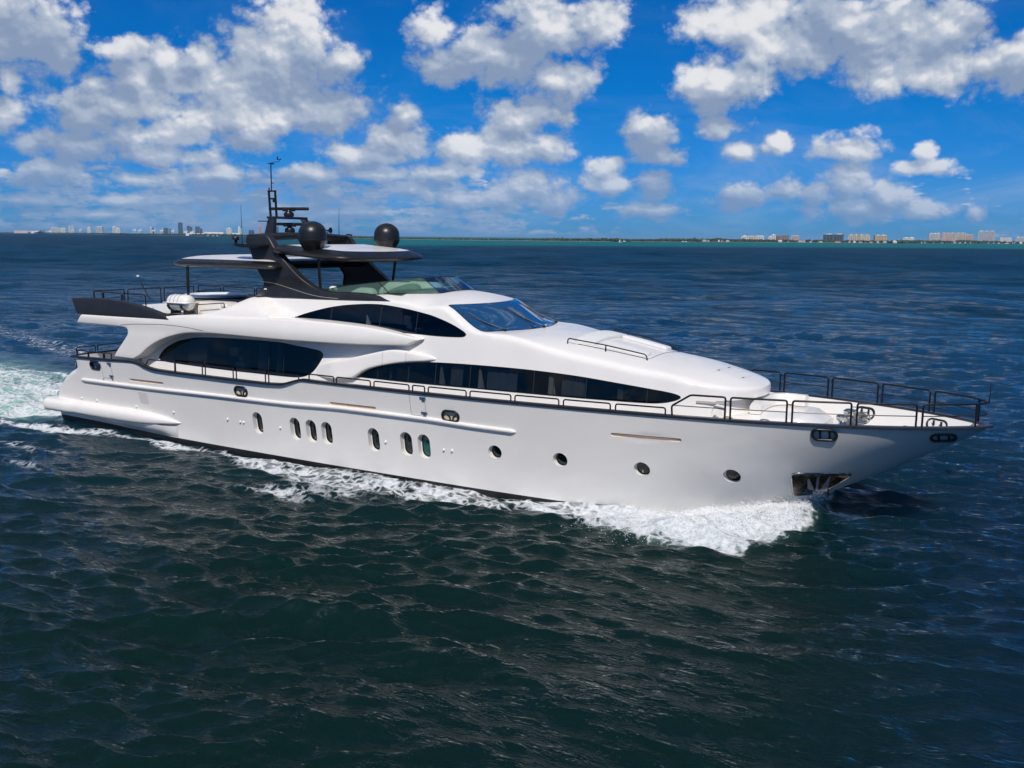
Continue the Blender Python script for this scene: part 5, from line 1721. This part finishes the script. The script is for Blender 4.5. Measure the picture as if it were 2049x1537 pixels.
# ---- foredeck furniture
fd = MB()
secs = []
for x in np.linspace(29.3, 31.75, 12):
    w = 1.75 - .28 * (x - 29.3)
    zt = 2.98 if x < 31.3 else 2.98 - (x - 31.3) * .5
    secs.append([(x, -w - .06, 2.5), (x, -w, 2.8), (x, -w + .05, zt - .03), (x, -w + .12, zt), (x, w - .12, zt), (x, w - .05, zt - .03), (x, w, 2.8), (x, w + .06, 2.5)])
fd.loft([s[::-1] for s in secs], cap=True)
fd.build('foredeck_trunk', WHITE, Y, 40)
sb = MB()
pts = catmull([(30.0, -1.15), (29.9, -.2), (29.98, .75), (30.35, 1.1), (30.95, 1.05)], 6)
sb.sweep([(a, b, 3.0) for a, b in pts], [(-.16, 0), (.16, 0), (.16, .22), (.10, .33), (-.10, .33), (-.16, .22)])
sb.build('seat_back', WHITE, Y, 40)
for s in (-1, 1):
    q = 1.35
    bx_, by_ = 32.30, s * .52 + .05
    w_ = MB().lathe([(r_ * q, h_ * q) for r_, h_ in ((.24, 0), (.24, .03), (.13, .06), (.10, .18), (.08, .26), (.13, .32), (.14, .38), (.08, .42), (.0, .43))], (bx_, by_, 2.55), 20)
    wo_ = w_.build('windlass', STEEL, Y, 35)
    MB().lathe([(.05, -.07), (.20, -.06), (.13, 0), (.20, .06), (.05, .07)], (bx_ + .30, by_, 2.86), 18, 'y').build('chain_wheel', STEEL, wo_)
    MB().box((bx_ + .5, by_, 2.60), (1.0, .13, .06), .015).build('chain_plate', STEELD, wo_)
    hw_ = MB(); hw_.tube([(bx_ + .42 + .17 * math.cos(t), by_ - .16, 2.92 + .17 * math.sin(t)) for t in np.linspace(0, 2 * math.pi, 18, endpoint=False)], .014, 6, True)
    for t in (0.3, 2.4, 4.5): hw_.tube([(bx_ + .42, by_ - .16, 2.92), (bx_ + .42 + .17 * math.cos(t), by_ - .16, 2.92 + .17 * math.sin(t))], .010, 5)
    hw_.build('brake_wheel', STEEL, wo_)
MB().lathe([(.16, 0), (.17, .12), (.12, .2), (0, .22)], (31.98, -.7, 2.55), 16).build('deck_winch', mat('canvas_cover', (.42, .41, .38), .8), Y)
for x, y in ((33.9, -.75), (33.9, .75), (31.6, -1.9)):
    c_ = MB(); c_.tube([(x - .15, y, 2.73), (x + .15, y, 2.73)], .025); c_.tube([(x - .05, y, 2.55), (x - .05, y, 2.73)], .028); c_.tube([(x + .05, y, 2.55), (x + .05, y, 2.73)], .028)
    c_.build('mooring_cleat', STEEL, Y)

# ================================================================== loose things on the yacht
raft = tag(empty('life_raft', (8.62, -3.08, 4.99)), 'white life raft canister strapped in a cradle on the upper deck edge', 'life raft')
cx, cy, cz = 8.62, -3.12, 5.40
for s_, zz_ in ((1, 0), (-1, 0)):
    prof = [(.0, -.60), (.10, -.595), (.20, -.56), (.27, -.47), (.29, -.36), (.29, .36), (.27, .47), (.20, .56), (.10, .595), (0, .60)]
    V_, F_ = [], []
    na = 13
    for r_, h_ in prof:
        for k in range(na):
            a = math.pi * k / (na - 1)
            V_.append((cx + h_, cy - r_ * math.cos(a), cz + s_ * (r_ * math.sin(a) + .008)))
    for i in range(len(prof) - 1):
        for k in range(na - 1):
            q = (i * na + k, i * na + k + 1, (i + 1) * na + k + 1, (i + 1) * na + k)
            F_.append(q if s_ < 0 else tuple(reversed(q)))
    MB().add(V_, F_).build('canister_half', WHITE, raft, 50)
fl = MB()
fl.box((cx, cy, cz), (1.22, .70, .03), .012)
fl.build('canister_flange', WHITE, raft)
for x_ in (-.28, -.08, .12):
    a = np.linspace(0, 2 * math.pi, 28, endpoint=False)
    MB().tube([(cx + x_, cy + .30 * math.cos(t), cz + .305 * math.sin(t)) for t in a], .011, 5, True).build('strap', mat('grey_strap', (.35, .35, .36), .8), raft)
for x_ in (-.36, .34):
    cr = MB()
    cr.sweep([(cx + x_, cy + .32 * math.cos(t), cz + .315 * math.sin(t)) for t in np.linspace(rad(195), rad(345), 9)], [(-.01, -.05), (.03, -.05), (.03, .05), (-.01, .05)], up=(1, 0, 0))
    cr.box((cx + x_, cy + .05, cz - .36), (.09, .45, .12), .02)
    cr.build('cradle', BLACK, raft)


def cushion(name, corners, th, label):
    """flat pad following the coach roof"""
    P_ = resample(np.array(fillet([(*p, 0) for p in corners], .12, 5, True))[:, :2], .08, True)
    V, F, o2 = cdt(P_, (), .1, [.02, .05])
    d = np.minimum(pdist(o2, V), .06)
    top_ = th - .06 + np.sqrt(np.maximum(.06 ** 2 - (.06 - d) ** 2, 0))
    V3 = np.stack([V[:, 0], V[:, 1], np.array([rz(x, y) for x, y in V]) + .01 + top_], 1)
    Fs = [tuple(f) for f in F]
    be = border(F)
    ids, V4 = {}, list(V3)
    for a, b in be:
        for q in (a, b):
            if q not in ids:
                ids[q] = len(V4); V4.append(V3[q] - (0, 0, th - .055))
        Fs.append((b, a, ids[a], ids[b]))
    o_ = MB().add(V4, Fs).build(name, CUSH, None, 60)
    return tag(o_, label, 'cushion', 'sun pads on the coach roof')
cushion('sun_cushion', [(24.32, -1.45), (24.98, -1.38), (24.98, 1.38), (24.32, 1.45)], .10, 'pale headrest pad across the coach roof nearest the windscreen')
cushion('sun_cushion', [(25.02, -1.36), (26.6, -1.12), (26.6, -.62), (25.02, -.62)], .07, 'pale sun pad along the starboard grab rail of the coach roof')
cushion('sun_cushion', [(25.02, .55), (26.6, .55), (26.6, 1.12), (25.02, 1.36)], .10, 'pale sun pad along the far grab rail of the coach roof')

# ================================================================== far shore
SHORE = [(-9300, 4300), (-7519, 4718), (-6903, 4616), (-5757, 4104), (-4646, 3532), (-3924, 3184), (-3482, 3019), (-3053, 2831), (-2697, 2677), (-2405, 2559), (-2124, 2426), (-1830, 2250), (-1542, 2045), (-1270, 1823), (-1182, 1837), (-1108, 1872), (-1049, 1933), (-991, 1996), (-929, 2058), (-891, 2183), (-882, 2399), (-863, 2628), (-852, 2928), (-822, 3230), (-759, 3460), (-664, 3590), (-565, 3716), (-488, 4056), (-423, 4684), (-325, 5310), (-182, 5613), (600, 5750)]
SH = resample(SHORE, 60)
nrm = np.array([0.5, 0.866]) * -1.0
def inland(P, d): return P + (P - CAM[:2]) / np.linalg.norm(P - CAM[:2], axis=1)[:, None] * d
S0 = SH; S1 = inland(SH, 6); S2 = inland(SH, 900)
z3 = lambda P, z: np.stack([P[:, 0], P[:, 1], np.full(len(P), z)], 1)
SANDM = mat('shore_ground', (.20, .19, .15), .9, var=.3, vs=.02)
MB().loft([z3(S0, -.4), z3(S1, .8), z3(S2, 1.2)]).build('shore', SANDM, None, 30)['kind'] = 'structure'
TREES = [(-7736, 4557, 8.9), (-7568, 4708, 9.3), (-7424, 4833, 9.4), (-6593, 4491, 9.3), (-5939, 4196, 8.8), (-4979, 3717, 9.1), (-4201, 3285, 8.9), (-3689, 3109, 9.6), (-3254, 2931, 9.9), (-2843, 2740, 9.2), (-2547, 2629, 8.6), (-2140, 2445, 7.7), (-1888, 2297, 7.1), (-1477, 2003, 4.7), (-1273, 1833, 3.9), (-1216, 1848, 4.5), (-1153, 1879, 4.6), (-1110, 1898, 5.1), (-1045, 1973, 6.0), (-1019, 2001, 8.1), (-993, 2028, 7.3), (-939, 2081, 8.6), (-911, 2107, 8.8), (-901, 2175, 6.3), (-895, 2360, 7.4), (-893, 2391, 9.1), (-878, 2547, 10.6), (-871, 2609, 8.8), (-868, 2780, 11.5), (-864, 2866, 9.8), (-851, 3039, 9.6), (-822, 3298, 10.0), (-789, 3446, 9.4), (-723, 3540, 11.8), (-654, 3633, 10.9), (-567, 3741, 11.2), (-508, 3813, 12.0), (-475, 4261, 13.4), (-424, 4709, 12.8), (-385, 4977, 17.3), (-340, 5246, 14.8), (-272, 5603, 15.0), (-160, 5646, 14.9), (-22, 5697, 15.2)]
TREEM = mat('mangrove_foliage', (.035, .060, .022), .9, var=.55, vs=.12)
tr_ = np.random.default_rng(9)
ico_bm = bmesh.new(); bmesh.ops.create_icosphere(ico_bm, subdivisions=1, radius=1.0)
ICV = np.array([v.co[:] for v in ico_bm.verts]); ICF = [tuple(v.index for v in f.verts) for f in ico_bm.faces]; ico_bm.free()


def woods(T, label, density_, rowd):
    V_, F_ = [], []
    T = np.array(T, float)
    L = np.concatenate([[0], np.cumsum(np.linalg.norm(np.diff(T[:, :2], axis=0), axis=1))])
    s = 0.0
    while s < L[-1]:
        px = np.interp(s, L, T[:, 0]); py = np.interp(s, L, T[:, 1]); h = np.interp(s, L, T[:, 2])
        d = math.hypot(px - CAM[0], py - CAM[1])
        for k in range(2):
            hh = h * tr_.uniform(.62, 1.08) * (1.0 if k == 0 else .85)
            r = tr_.uniform(.32, .55) * hh
            back = tr_.uniform(0, rowd)
            ux, uy = (px - CAM[0]) / d, (py - CAM[1]) / d
            cx_, cy_ = px + ux * back + tr_.normal(0, 2), py + uy * back + tr_.normal(0, 2)
            for q in range(3):
                rr_ = r * tr_.uniform(.6, 1.0)
                o_ = np.array([cx_ + tr_.normal(0, .5) * r, cy_ + tr_.normal(0, .5) * r, max(rr_ * .4, hh - rr_ * (1.0 if q == 0 else tr_.uniform(1.2, 2.2)))])
                v = ICV * (rr_ * tr_.uniform(.9, 1.4), rr_ * tr_.uniform(.9, 1.4), rr_) * (1 + .25 * tr_.normal(0, 1, (len(ICV), 1))) + o_
                b = len(V_)
                V_.extend(map(tuple, v)); F_ += [tuple(i + b for i in f) for f in ICF]
        s += density_ * d / 1900.0
    o_ = link('treeline', V_, F_, TREEM, None, 0)
    return tag(o_, label, 'trees', kind='stuff')
woods(TREES[:14], 'low hazy belt of trees along the distant city shore', 2.0, 30)
woods(TREES[13:30], 'dark mangrove shore in the middle of the horizon', 2.0, 25)
woods(TREES[29:], 'green trees among the waterside houses on the right shore', 2.2, 40)

# ---- buildings
BUILDINGS = [
 (-6637,4559,44.6,43.4,'white','long white apartment block at the left end of the far city'),
 (-6473,4486,20.2,39.4,'white','white block between the long one and the stepped one'),
 (-6338,4426,28.2,41.3,'white','stepped white block left of the twin-topped tower'),
 (-6089,4313,29.0,53.4,'white','white tower with a twin-topped roof on the far left'),
 (-5505,4030,19.4,44.9,'white','single white tower with a flat crown standing alone'),
 (-5170,3859,35.9,46.2,'grey','wide grey tower with dark bands on the left shore'),
 (-4711,3613,18.6,45.3,'white','slim white tower beside a lower white block'),
 (-4586,3543,18.2,36.1,'white','lower white block right beside the slim white tower'),
 (-4038,3317,5.8,39.4,'white','very narrow white slab among the port cranes'),
 (-4014,3308,9.6,36.9,'blue','blue block right behind a white port crane'),
 (-3852,3252,20.8,35.7,'blue','rounded teal block left of the tallest tower'),
 (-3790,3229,9.3,29.4,'blue','small blue block next to the rounded teal one'),
 (-3665,3182,20.2,60.5,'blue','tallest dark blue tower of the far city'),
 (-3566,3143,11.2,45.2,'blue','taller half of the paired dark towers'),
 (-3534,3130,10.5,39.8,'blue','shorter half of the paired dark towers'),
 (-3451,3095,17.6,40.8,'blue','dark tower with a spike right of the paired towers'),
 (-3407,3076,11.1,31.8,'blue','low dark block leaning on the spiked tower'),
 (-3064,2921,18.6,33.3,'white','white tower alone above low trees'),
 (-3051,2964,5.2,40.2,'white','slim white tower behind the whip antenna'),
 (-3044,2971,5.0,32.9,'white','short white tower next to the slim one'),
 (-3015,3001,21.4,26.4,'blue','low blue block close to the radar arch'),
 (-2989,3027,14.0,45.0,'pink','pinkish tower just left of the yacht mast'),
 (-2941,3074,17.3,43.2,'blue','pale blue tower seen through the radar mast'),
 (-882,3084,22.2,19.0,'white','first white apartment house of the right shore'),
 (-876,3149,23.8,18.9,'cream','cream apartment house between two white ones'),
 (-869,3220,27.6,19.9,'white','third apartment house of the white row'),
 (-858,3307,10.4,19.3,'white','low white block against the white tower'),
 (-854,3338,12.8,25.1,'white','white tower beside the brown blocks'),
 (-848,3377,15.0,22.2,'brown','narrow brown block beside the white tower'),
 (-839,3436,23.4,24.1,'brown','brown block with a stepped top'),
 (-824,3522,25.9,23.3,'pinkish','pinkish block right of the brown ones'),
 (-732,3649,34.9,30.4,'dark','dark glass building with a white roof, the left of two'),
 (-703,3686,31.1,30.9,'dark','dark glass building with a white roof, the right of two'),
 (-660,3742,32.9,28.8,'cream','cream apartment building right of the dark glass pair'),
 (-629,3780,36.1,29.3,'cream','cream apartment building with a stepped right end'),
 (-581,3837,41.4,29.1,'tan','tan hotel with a white roof band'),
 (-511,4070,38.9,21.4,'white','low white building behind dark trees'),
 (-472,4504,31.4,41.8,'grey','grey building rising in steps to the right'),
 (-461,4606,12.1,44.0,'cream','cream end block of the stepped grey building'),
 (-438,4785,56.5,47.0,'pinkish','widest pinkish apartment building with white piers'),
 (-405,5014,39.5,48.3,'cream','tall cream apartment building in the middle of the pinkish ones'),
 (-380,5167,31.6,42.5,'pinkish','pinkish apartment building stepping down on the right'),
 (-326,5474,71.9,63.2,'grey','broad grey and white tower, tallest on the right shore'),
 (-250,5708,55.5,30.1,'white','low white building right of the broad tower'),
 (-170,5739,61.3,34.6,'grey','grey building with a penthouse at the right edge'),
]
WALLC = {'white': (.70, .70, .69), 'grey': (.52, .54, .56), 'blue': (.10, .17, .24), 'pink': (.50, .33, .36), 'cream': (.66, .57, .44), 'brown': (.30, .22, .19),
         'pinkish': (.60, .47, .43), 'dark': (.11, .16, .19), 'tan': (.58, .45, .30)}
WALLM = {k_: mat('facade_' + k_, v_, .7, var=.12, vs=.05) for k_, v_ in WALLC.items()}
GLZ = {k_: mat('glazing_' + k_, tuple(c_ * .28 + .02 for c_ in v_), .25, var=.3, vs=.08) for k_, v_ in WALLC.items()}
ROOFW = mat('roof_white', (.74, .74, .73), .7)
br = np.random.default_rng(14)
for (bx, by, bwid, bh, st_, lab) in BUILDINGS:
    az = math.atan2(CAM[1] - by, CAM[0] - bx)
    rot = az + math.pi / 2 + br.uniform(-.25, .25)
    dep = max(10.0, min(bwid * .6, 22.0))
    root = tag(empty('building', (bx, by, 0)), lab, 'building', 'buildings on the far city shore' if bx < -2000 else 'buildings on the right shore')
    root.rotation_euler = (0, 0, rot)
    def bpart(m_, nm, mt):
        o_ = link(nm, m_.V, m_.F, mt, None, 0)
        o_.parent = root
        return o_
    co_ = MB(); co_.box((0, 0, bh / 2), (bwid * .96, dep * .96, bh - .6))
    bpart(co_, 'glazing', GLZ[st_])
    w_ = MB()
    nf = max(3, int(bh / 3.4))
    for i in range(nf + 1):
        zf_ = bh * i / nf
        w_.box((0, 0, max(zf_ - .5, .4)), (bwid, dep, 1.35 if st_ not in ('blue', 'dark') else .7))
    npier = max(2, int(bwid / 5.5)) if st_ not in ('blue', 'dark') else max(2, int(bwid / 9))
    for i in range(npier + 1):
        xx = -bwid / 2 + bwid * i / npier
        w_.box((xx, 0, bh / 2 - .2), (1.5, dep * 1.02, bh))
    bpart(w_, 'wall', WALLM[st_])
    rf = MB()
    if st_ == 'dark':
        rf.box((0, 0, bh - 1.5), (bwid * .86, dep * .9, 5.0))
        rf.box((bwid * .1, 0, bh + 1.4), (bwid * .4, dep * .5, 1.2))
    else:
        npt = 1 + int(bwid > 25) + int(bwid > 50)
        for i in range(npt):
            xx = (i + .5) / npt * bwid - bwid / 2 + br.uniform(-2, 2)
            rf.box((xx, 0, bh + 1.0), (bwid / npt * br.uniform(.3, .55), dep * .5, br.uniform(2.0, 3.6)))
        rf.box((0, 0, bh + .3), (bwid * .99, dep * .98, .5))
    bpart(rf, 'roof', ROOFW if st_ in ('dark', 'tan', 'grey', 'white') else WALLM[st_])

# ---- container cranes
CRANEM = mat('crane_white', (.72, .74, .75), .6)
CR_L = ['lone white port crane beside the twin-topped tower', 'second white crane further right by the low white sheds', 'white crane at the left end of the crane row', 'white crane right next to the first of the row', 'white crane in front of the narrow white slab', 'white crane left of the rounded teal block', 'white crane just left of the tallest tower', 'low white crane right of the tallest tower', 'low white crane in front of the paired dark towers']
for (x, y, h), lab in zip([(-5885,4179,41.2), (-5644,4063,37.3), (-4108,3269,36.0), (-4040,3247,32.2), (-3861,3185,33.4), (-3759,3149,32.1), (-3621,3096,30.9), (-3458,3031,22.9), (-3384,3000,21.8)], CR_L):
    m_ = MB()
    az = math.atan2(CAM[1] - y, CAM[0] - x) + math.pi / 2
    def L(a, b, z): return (x + math.cos(az) * a - math.sin(az) * b, y + math.sin(az) * a + math.cos(az) * b, z)
    hh = h * .62
    for a in (-6, 6):
        for b in (-7, 7): m_.tube([L(a, b, 0), L(a * .9, b, hh)], 1.0, 4)
    m_.tube([L(-6, 0, hh), L(7, 0, hh)], 1.6, 4); m_.tube([L(-9, 0, hh + 2), L(7, 0, hh + 2)], 1.2, 4)
    m_.tube([L(5, 0, hh), L(3, 0, h)], .9, 4); m_.tube([L(6, 0, hh + 1), L(11, 0, h * 1.05)], .8, 4); m_.tube([L(3, 0, h), L(-8, 0, hh + 2)], .5, 4)
    tag(m_.build('port_crane', CRANEM, None, 0), lab, 'crane', 'container cranes of the far port')

# ---- low sheds, arched roof and bridge at the left edge
shed_l = ['long pinkish warehouse at the left edge of the horizon', 'low white warehouse next to the pinkish one', 'white terminal hall beside the blue arched roof', 'long white shed under the dark city towers', 'white shed close to the yacht radar arch', 'low white houses between the dark towers and the lone white tower']
for (x, y, w, h, mt), lab in zip([(-7330, 4790, 190, 20, WALLM['pinkish']), (-7080, 4730, 120, 15, ROOFW), (-6800, 4620, 90, 21, ROOFW), (-3350, 3010, 110, 11, ROOFW), (-3040, 2935, 32, 13, ROOFW), (-3200, 2960, 80, 17, WALLM['white'])], shed_l):
    az = math.atan2(CAM[1] - y, CAM[0] - x) + math.pi / 2
    m_ = MB()
    m_.box((x, y, h * .4), (w, 30, h * .8), rotz=az)
    c_, s_ = math.cos(az), math.sin(az)
    for sgn in (-1, 1):
        V_ = [(-w / 2, sgn * 16, h * .8), (w / 2, sgn * 16, h * .8), (w / 2, 0, h), (-w / 2, 0, h)]
        m_.add([(x + a * c_ - b * s_, y + a * s_ + b * c_, q) for a, b, q in V_], [(0, 1, 2, 3)])
    tag(m_.build('warehouse', mt, None, 0), lab, 'warehouse', 'low buildings of the far port')
m_ = MB()
for k in range(2):
    pts = [(-6960 + 330 * t + (8 if k else 0), 4640 - 150 * t + (18 if k else 0), 5 + 19 * math.sin(math.pi * t) ** .8) for t in np.linspace(0.03, .97, 16)]
    m_.tube(pts, 2.6, 5)
m_.sweep([(-6960 + 330 * t, 4640 - 150 * t, 4 + 13 * math.sin(math.pi * t) ** .8) for t in np.linspace(0, 1, 16)], [(-12, -2), (12, -2), (12, 2), (-12, 2)])
tag(m_.build('arched_hall', WALLM['blue'], None, 40), 'long blue arched roof low on the far left shore', 'hall')

# ---- waterside houses
HOUSES = [(-867, 2634, 16.1, 5.3), (-869, 2668, 14.4, 5.3), (-868, 2764, 11.5, 5.3), (-867, 2788, 17.5, 5.3), (-862, 2830, 17.0, 5.3), (-819, 3293, 13.8, 7.0), (-812, 3360, 11.1, 4.0), (-784, 3432, 15.4, 5.8), (-779, 3466, 9.8, 7.1), (-765, 3495, 15.4, 4.9), (-736, 3525, 18.6, 4.8), (-686, 3585, 19.9, 4.6), (-655, 3631, 7.7, 6.7), (-640, 3650, 9.9, 7.4), (-622, 3668, 14.0, 5.0), (-592, 3709, 10.2, 5.9), (-572, 3734, 9.7, 5.2), (-550, 3752, 13.1, 5.4), (-520, 3783, 14.6, 8.8), (-506, 3850, 12.3, 5.4), (-500, 3918, 9.4, 6.5), (-482, 4181, 17.0, 7.6), (-477, 4238, 15.9, 7.2), (-462, 4389, 17.6, 5.1), (-442, 4552, 18.3, 5.0), (-423, 4714, 19.9, 5.6), (-412, 4790, 13.0, 7.5), (-399, 4871, 13.4, 6.9), (-386, 4960, 17.1, 6.8), (-372, 5055, 15.2, 8.5), (-353, 5171, 12.5, 10.0), (-315, 5380, 16, 8.0), (-278, 5562, 17.7, 6.8), (-235, 5607, 15.4, 6.0), (-208, 5626, 12.3, 9.4), (-175, 5645, 13.9, 8.3)]
WALLH = [('white', (.74, .73, .70)), ('pale yellow', (.68, .60, .42)), ('pinkish', (.60, .45, .40))]
ROOFH = [('red tiled', (.34, .13, .08)), ('pale grey', (.52, .51, .50)), ('white', (.70, .70, .69)), ('orange tiled', (.42, .18, .10))]
WM_ = [mat('house_wall', c_, .8) for _, c_ in WALLH]; RM_ = [mat('house_roof', c_, .8, var=.2, vs=.3) for _, c_ in ROOFH]
WIN = mat('house_window', (.05, .06, .07), .2)
spots = ['at the marina end of the shore', 'left of the first apartment houses', 'below the white row of apartments', 'in front of the brown blocks', 'in front of the dark glass pair', 'below the cream apartments', 'before the tan hotel', 'beside the low white building', 'below the stepped grey building', 'below the widest pinkish building', 'below the tall cream apartments', 'below the broad grey tower', 'near the right edge of the shore']
hr = np.random.default_rng(2)
seen_l = {}
for i, (x, y, w, h) in enumerate(HOUSES):
    az = math.atan2(CAM[1] - y, CAM[0] - x) + math.pi / 2
    wi, ri = int(hr.choice([0, 0, 1, 2])), int(hr.choice([0, 1, 2, 3]))
    root = empty('house', (x, y, .8)); root.rotation_euler = (0, 0, az + hr.uniform(-.3, .3))
    h = max(h, 4.2); d_ = max(7, w * .6)
    def hp(m_, nm, mt):
        o_ = link(nm, m_.V, m_.F, mt, None, 0); o_.parent = root
    m_ = MB(); m_.box((0, 0, h * .32), (w, d_, h * .64)); hp(m_, 'wall', WM_[wi])
    e_ = .8
    m_ = MB(); m_.add([(-w/2-e_, -d_/2-e_, h*.62), (w/2+e_, -d_/2-e_, h*.62), (w/2+e_, d_/2+e_, h*.62), (-w/2-e_, d_/2+e_, h*.62), (-w*.22, 0, h), (w*.22, 0, h)],
                      [(0, 1, 5, 4), (1, 2, 5), (2, 3, 4, 5), (3, 0, 4), (3, 2, 1, 0)]); hp(m_, 'roof', RM_[ri])
    m_ = MB()
    for k in range(max(2, int(w / 4))):
        xx = (k + .5) / max(2, int(w / 4)) * w - w / 2
        m_.box((xx, -d_ / 2, h * .32), (1.6, .2, 1.8))
    hp(m_, 'window', WIN)
    size = 'wide' if w > 15 else ('small' if w < 11 else 'plain')
    lab = '%s %s house with a %s roof %s' % (size, WALLH[wi][0], ROOFH[ri][0], spots[min(12, int(i * 13 / 36))])
    if lab in seen_l:
        seen_l[lab] += 1
        lab = 'second ' + lab if seen_l[lab] == 2 else 'third ' + lab
    else:
        seen_l[lab] = 1
    tag(root, lab, 'house', 'waterside houses on the right shore')

# ---- boats
SAILM = mat('sail_cloth', (.85, .85, .84), .8)
sb_ = tag(empty('sailboat', (-686, 1626, 0)), 'tiny white sailboat in front of the mangrove shore', 'sailboat')
m_ = MB(); secs = []
for t_ in np.linspace(0, 1, 8):
    b_ = .95 * math.sin(math.pi * min(.92, t_ * .75 + .25)) ** .7
    xx = -686 + (t_ - .5) * 5.2
    secs.append([(xx, 1626 - b_, .8), (xx, 1626 - b_ * .6, .1), (xx, 1626 + b_ * .6, .1), (xx, 1626 + b_, .8)])
m_.loft(secs, closed=True, cap=True); m_.build('hull', WHITE, sb_)
m_ = MB(); m_.add([(-686.3, 1625.9, 1.2), (-688.6, 1625.7, 1.3), (-686.3, 1625.9, 6.9), (-686.3, 1626.0, 1.2), (-688.6, 1625.8, 1.3), (-686.3, 1626.0, 6.9)], [(0, 1, 2), (5, 4, 3), (0, 2, 5, 3), (1, 4, 5, 2)]); m_.build('sail', SAILM, sb_, 0)
m_ = MB(); m_.tube([(-686.2, 1625.95, .6), (-686.2, 1625.95, 7.1)], .07, 6); m_.build('mast', STEEL, sb_)
for (x, y, L_), lab in zip([(-867, 2063, 7), (-853, 2423, 8), (-850, 2439, 6), (-3085, 2821, 12), (-3024, 2793, 13), (-2970, 2766, 12)],
                           ['small white motorboat right of the tiny sailboat', 'white motorboat off the marina, left of a pair', 'white motorboat off the marina, right of a pair', 'white motorboat off the city shore, left of three', 'white motorboat off the city shore, middle of three', 'white motorboat off the city shore, right of three']):
    rt_ = tag(empty('motorboat', (x, y, 0)), lab, 'motorboat', 'small boats off the shore')
    m_ = MB(); secs = []
    for t_ in np.linspace(0, 1, 8):
        b_ = L_ * .17 * (1 - max(0, t_ - .45) ** 2 * 3.2)
        xx = x + (t_ - .5) * L_
        secs.append([(xx, y - b_, 1.1 + .4 * t_), (xx, y - b_ * .6, -.2), (xx, y + b_ * .6, -.2), (xx, y + b_, 1.1 + .4 * t_)])
    m_.loft(secs, closed=True, cap=True); m_.build('hull', WHITE, rt_)
    m_ = MB(); m_.box((x - L_ * .08, y, 1.9), (L_ * .38, L_ * .22, 1.5), .3); m_.build('cabin', WHITE, rt_)

# ================================================================== thin sea haze that fades the far shore
hz = bpy.data.materials.new('haze_air')
hz.use_nodes = True
hz.node_tree.nodes.clear()
g = NG(hz.node_tree)
pv_ = g.new('ShaderNodeVolumePrincipled')
pv_.inputs['Color'].default_value = (0.40, 0.68, 1.0, 1)
pv_.inputs['Density'].default_value = 2.8e-5
pv_.inputs['Anisotropy'].default_value = 0.0
oo = g.new('ShaderNodeOutputMaterial')
g.l.new(pv_.outputs[0], oo.inputs['Volume'])
m_ = MB(); m_.box((0, 0, 34.0), (58000.0, 58000.0, 76.0))
haze = m_.build('haze', hz, None, 0)
tag(haze, 'thin bluish haze over the water', 'haze', kind='stuff')
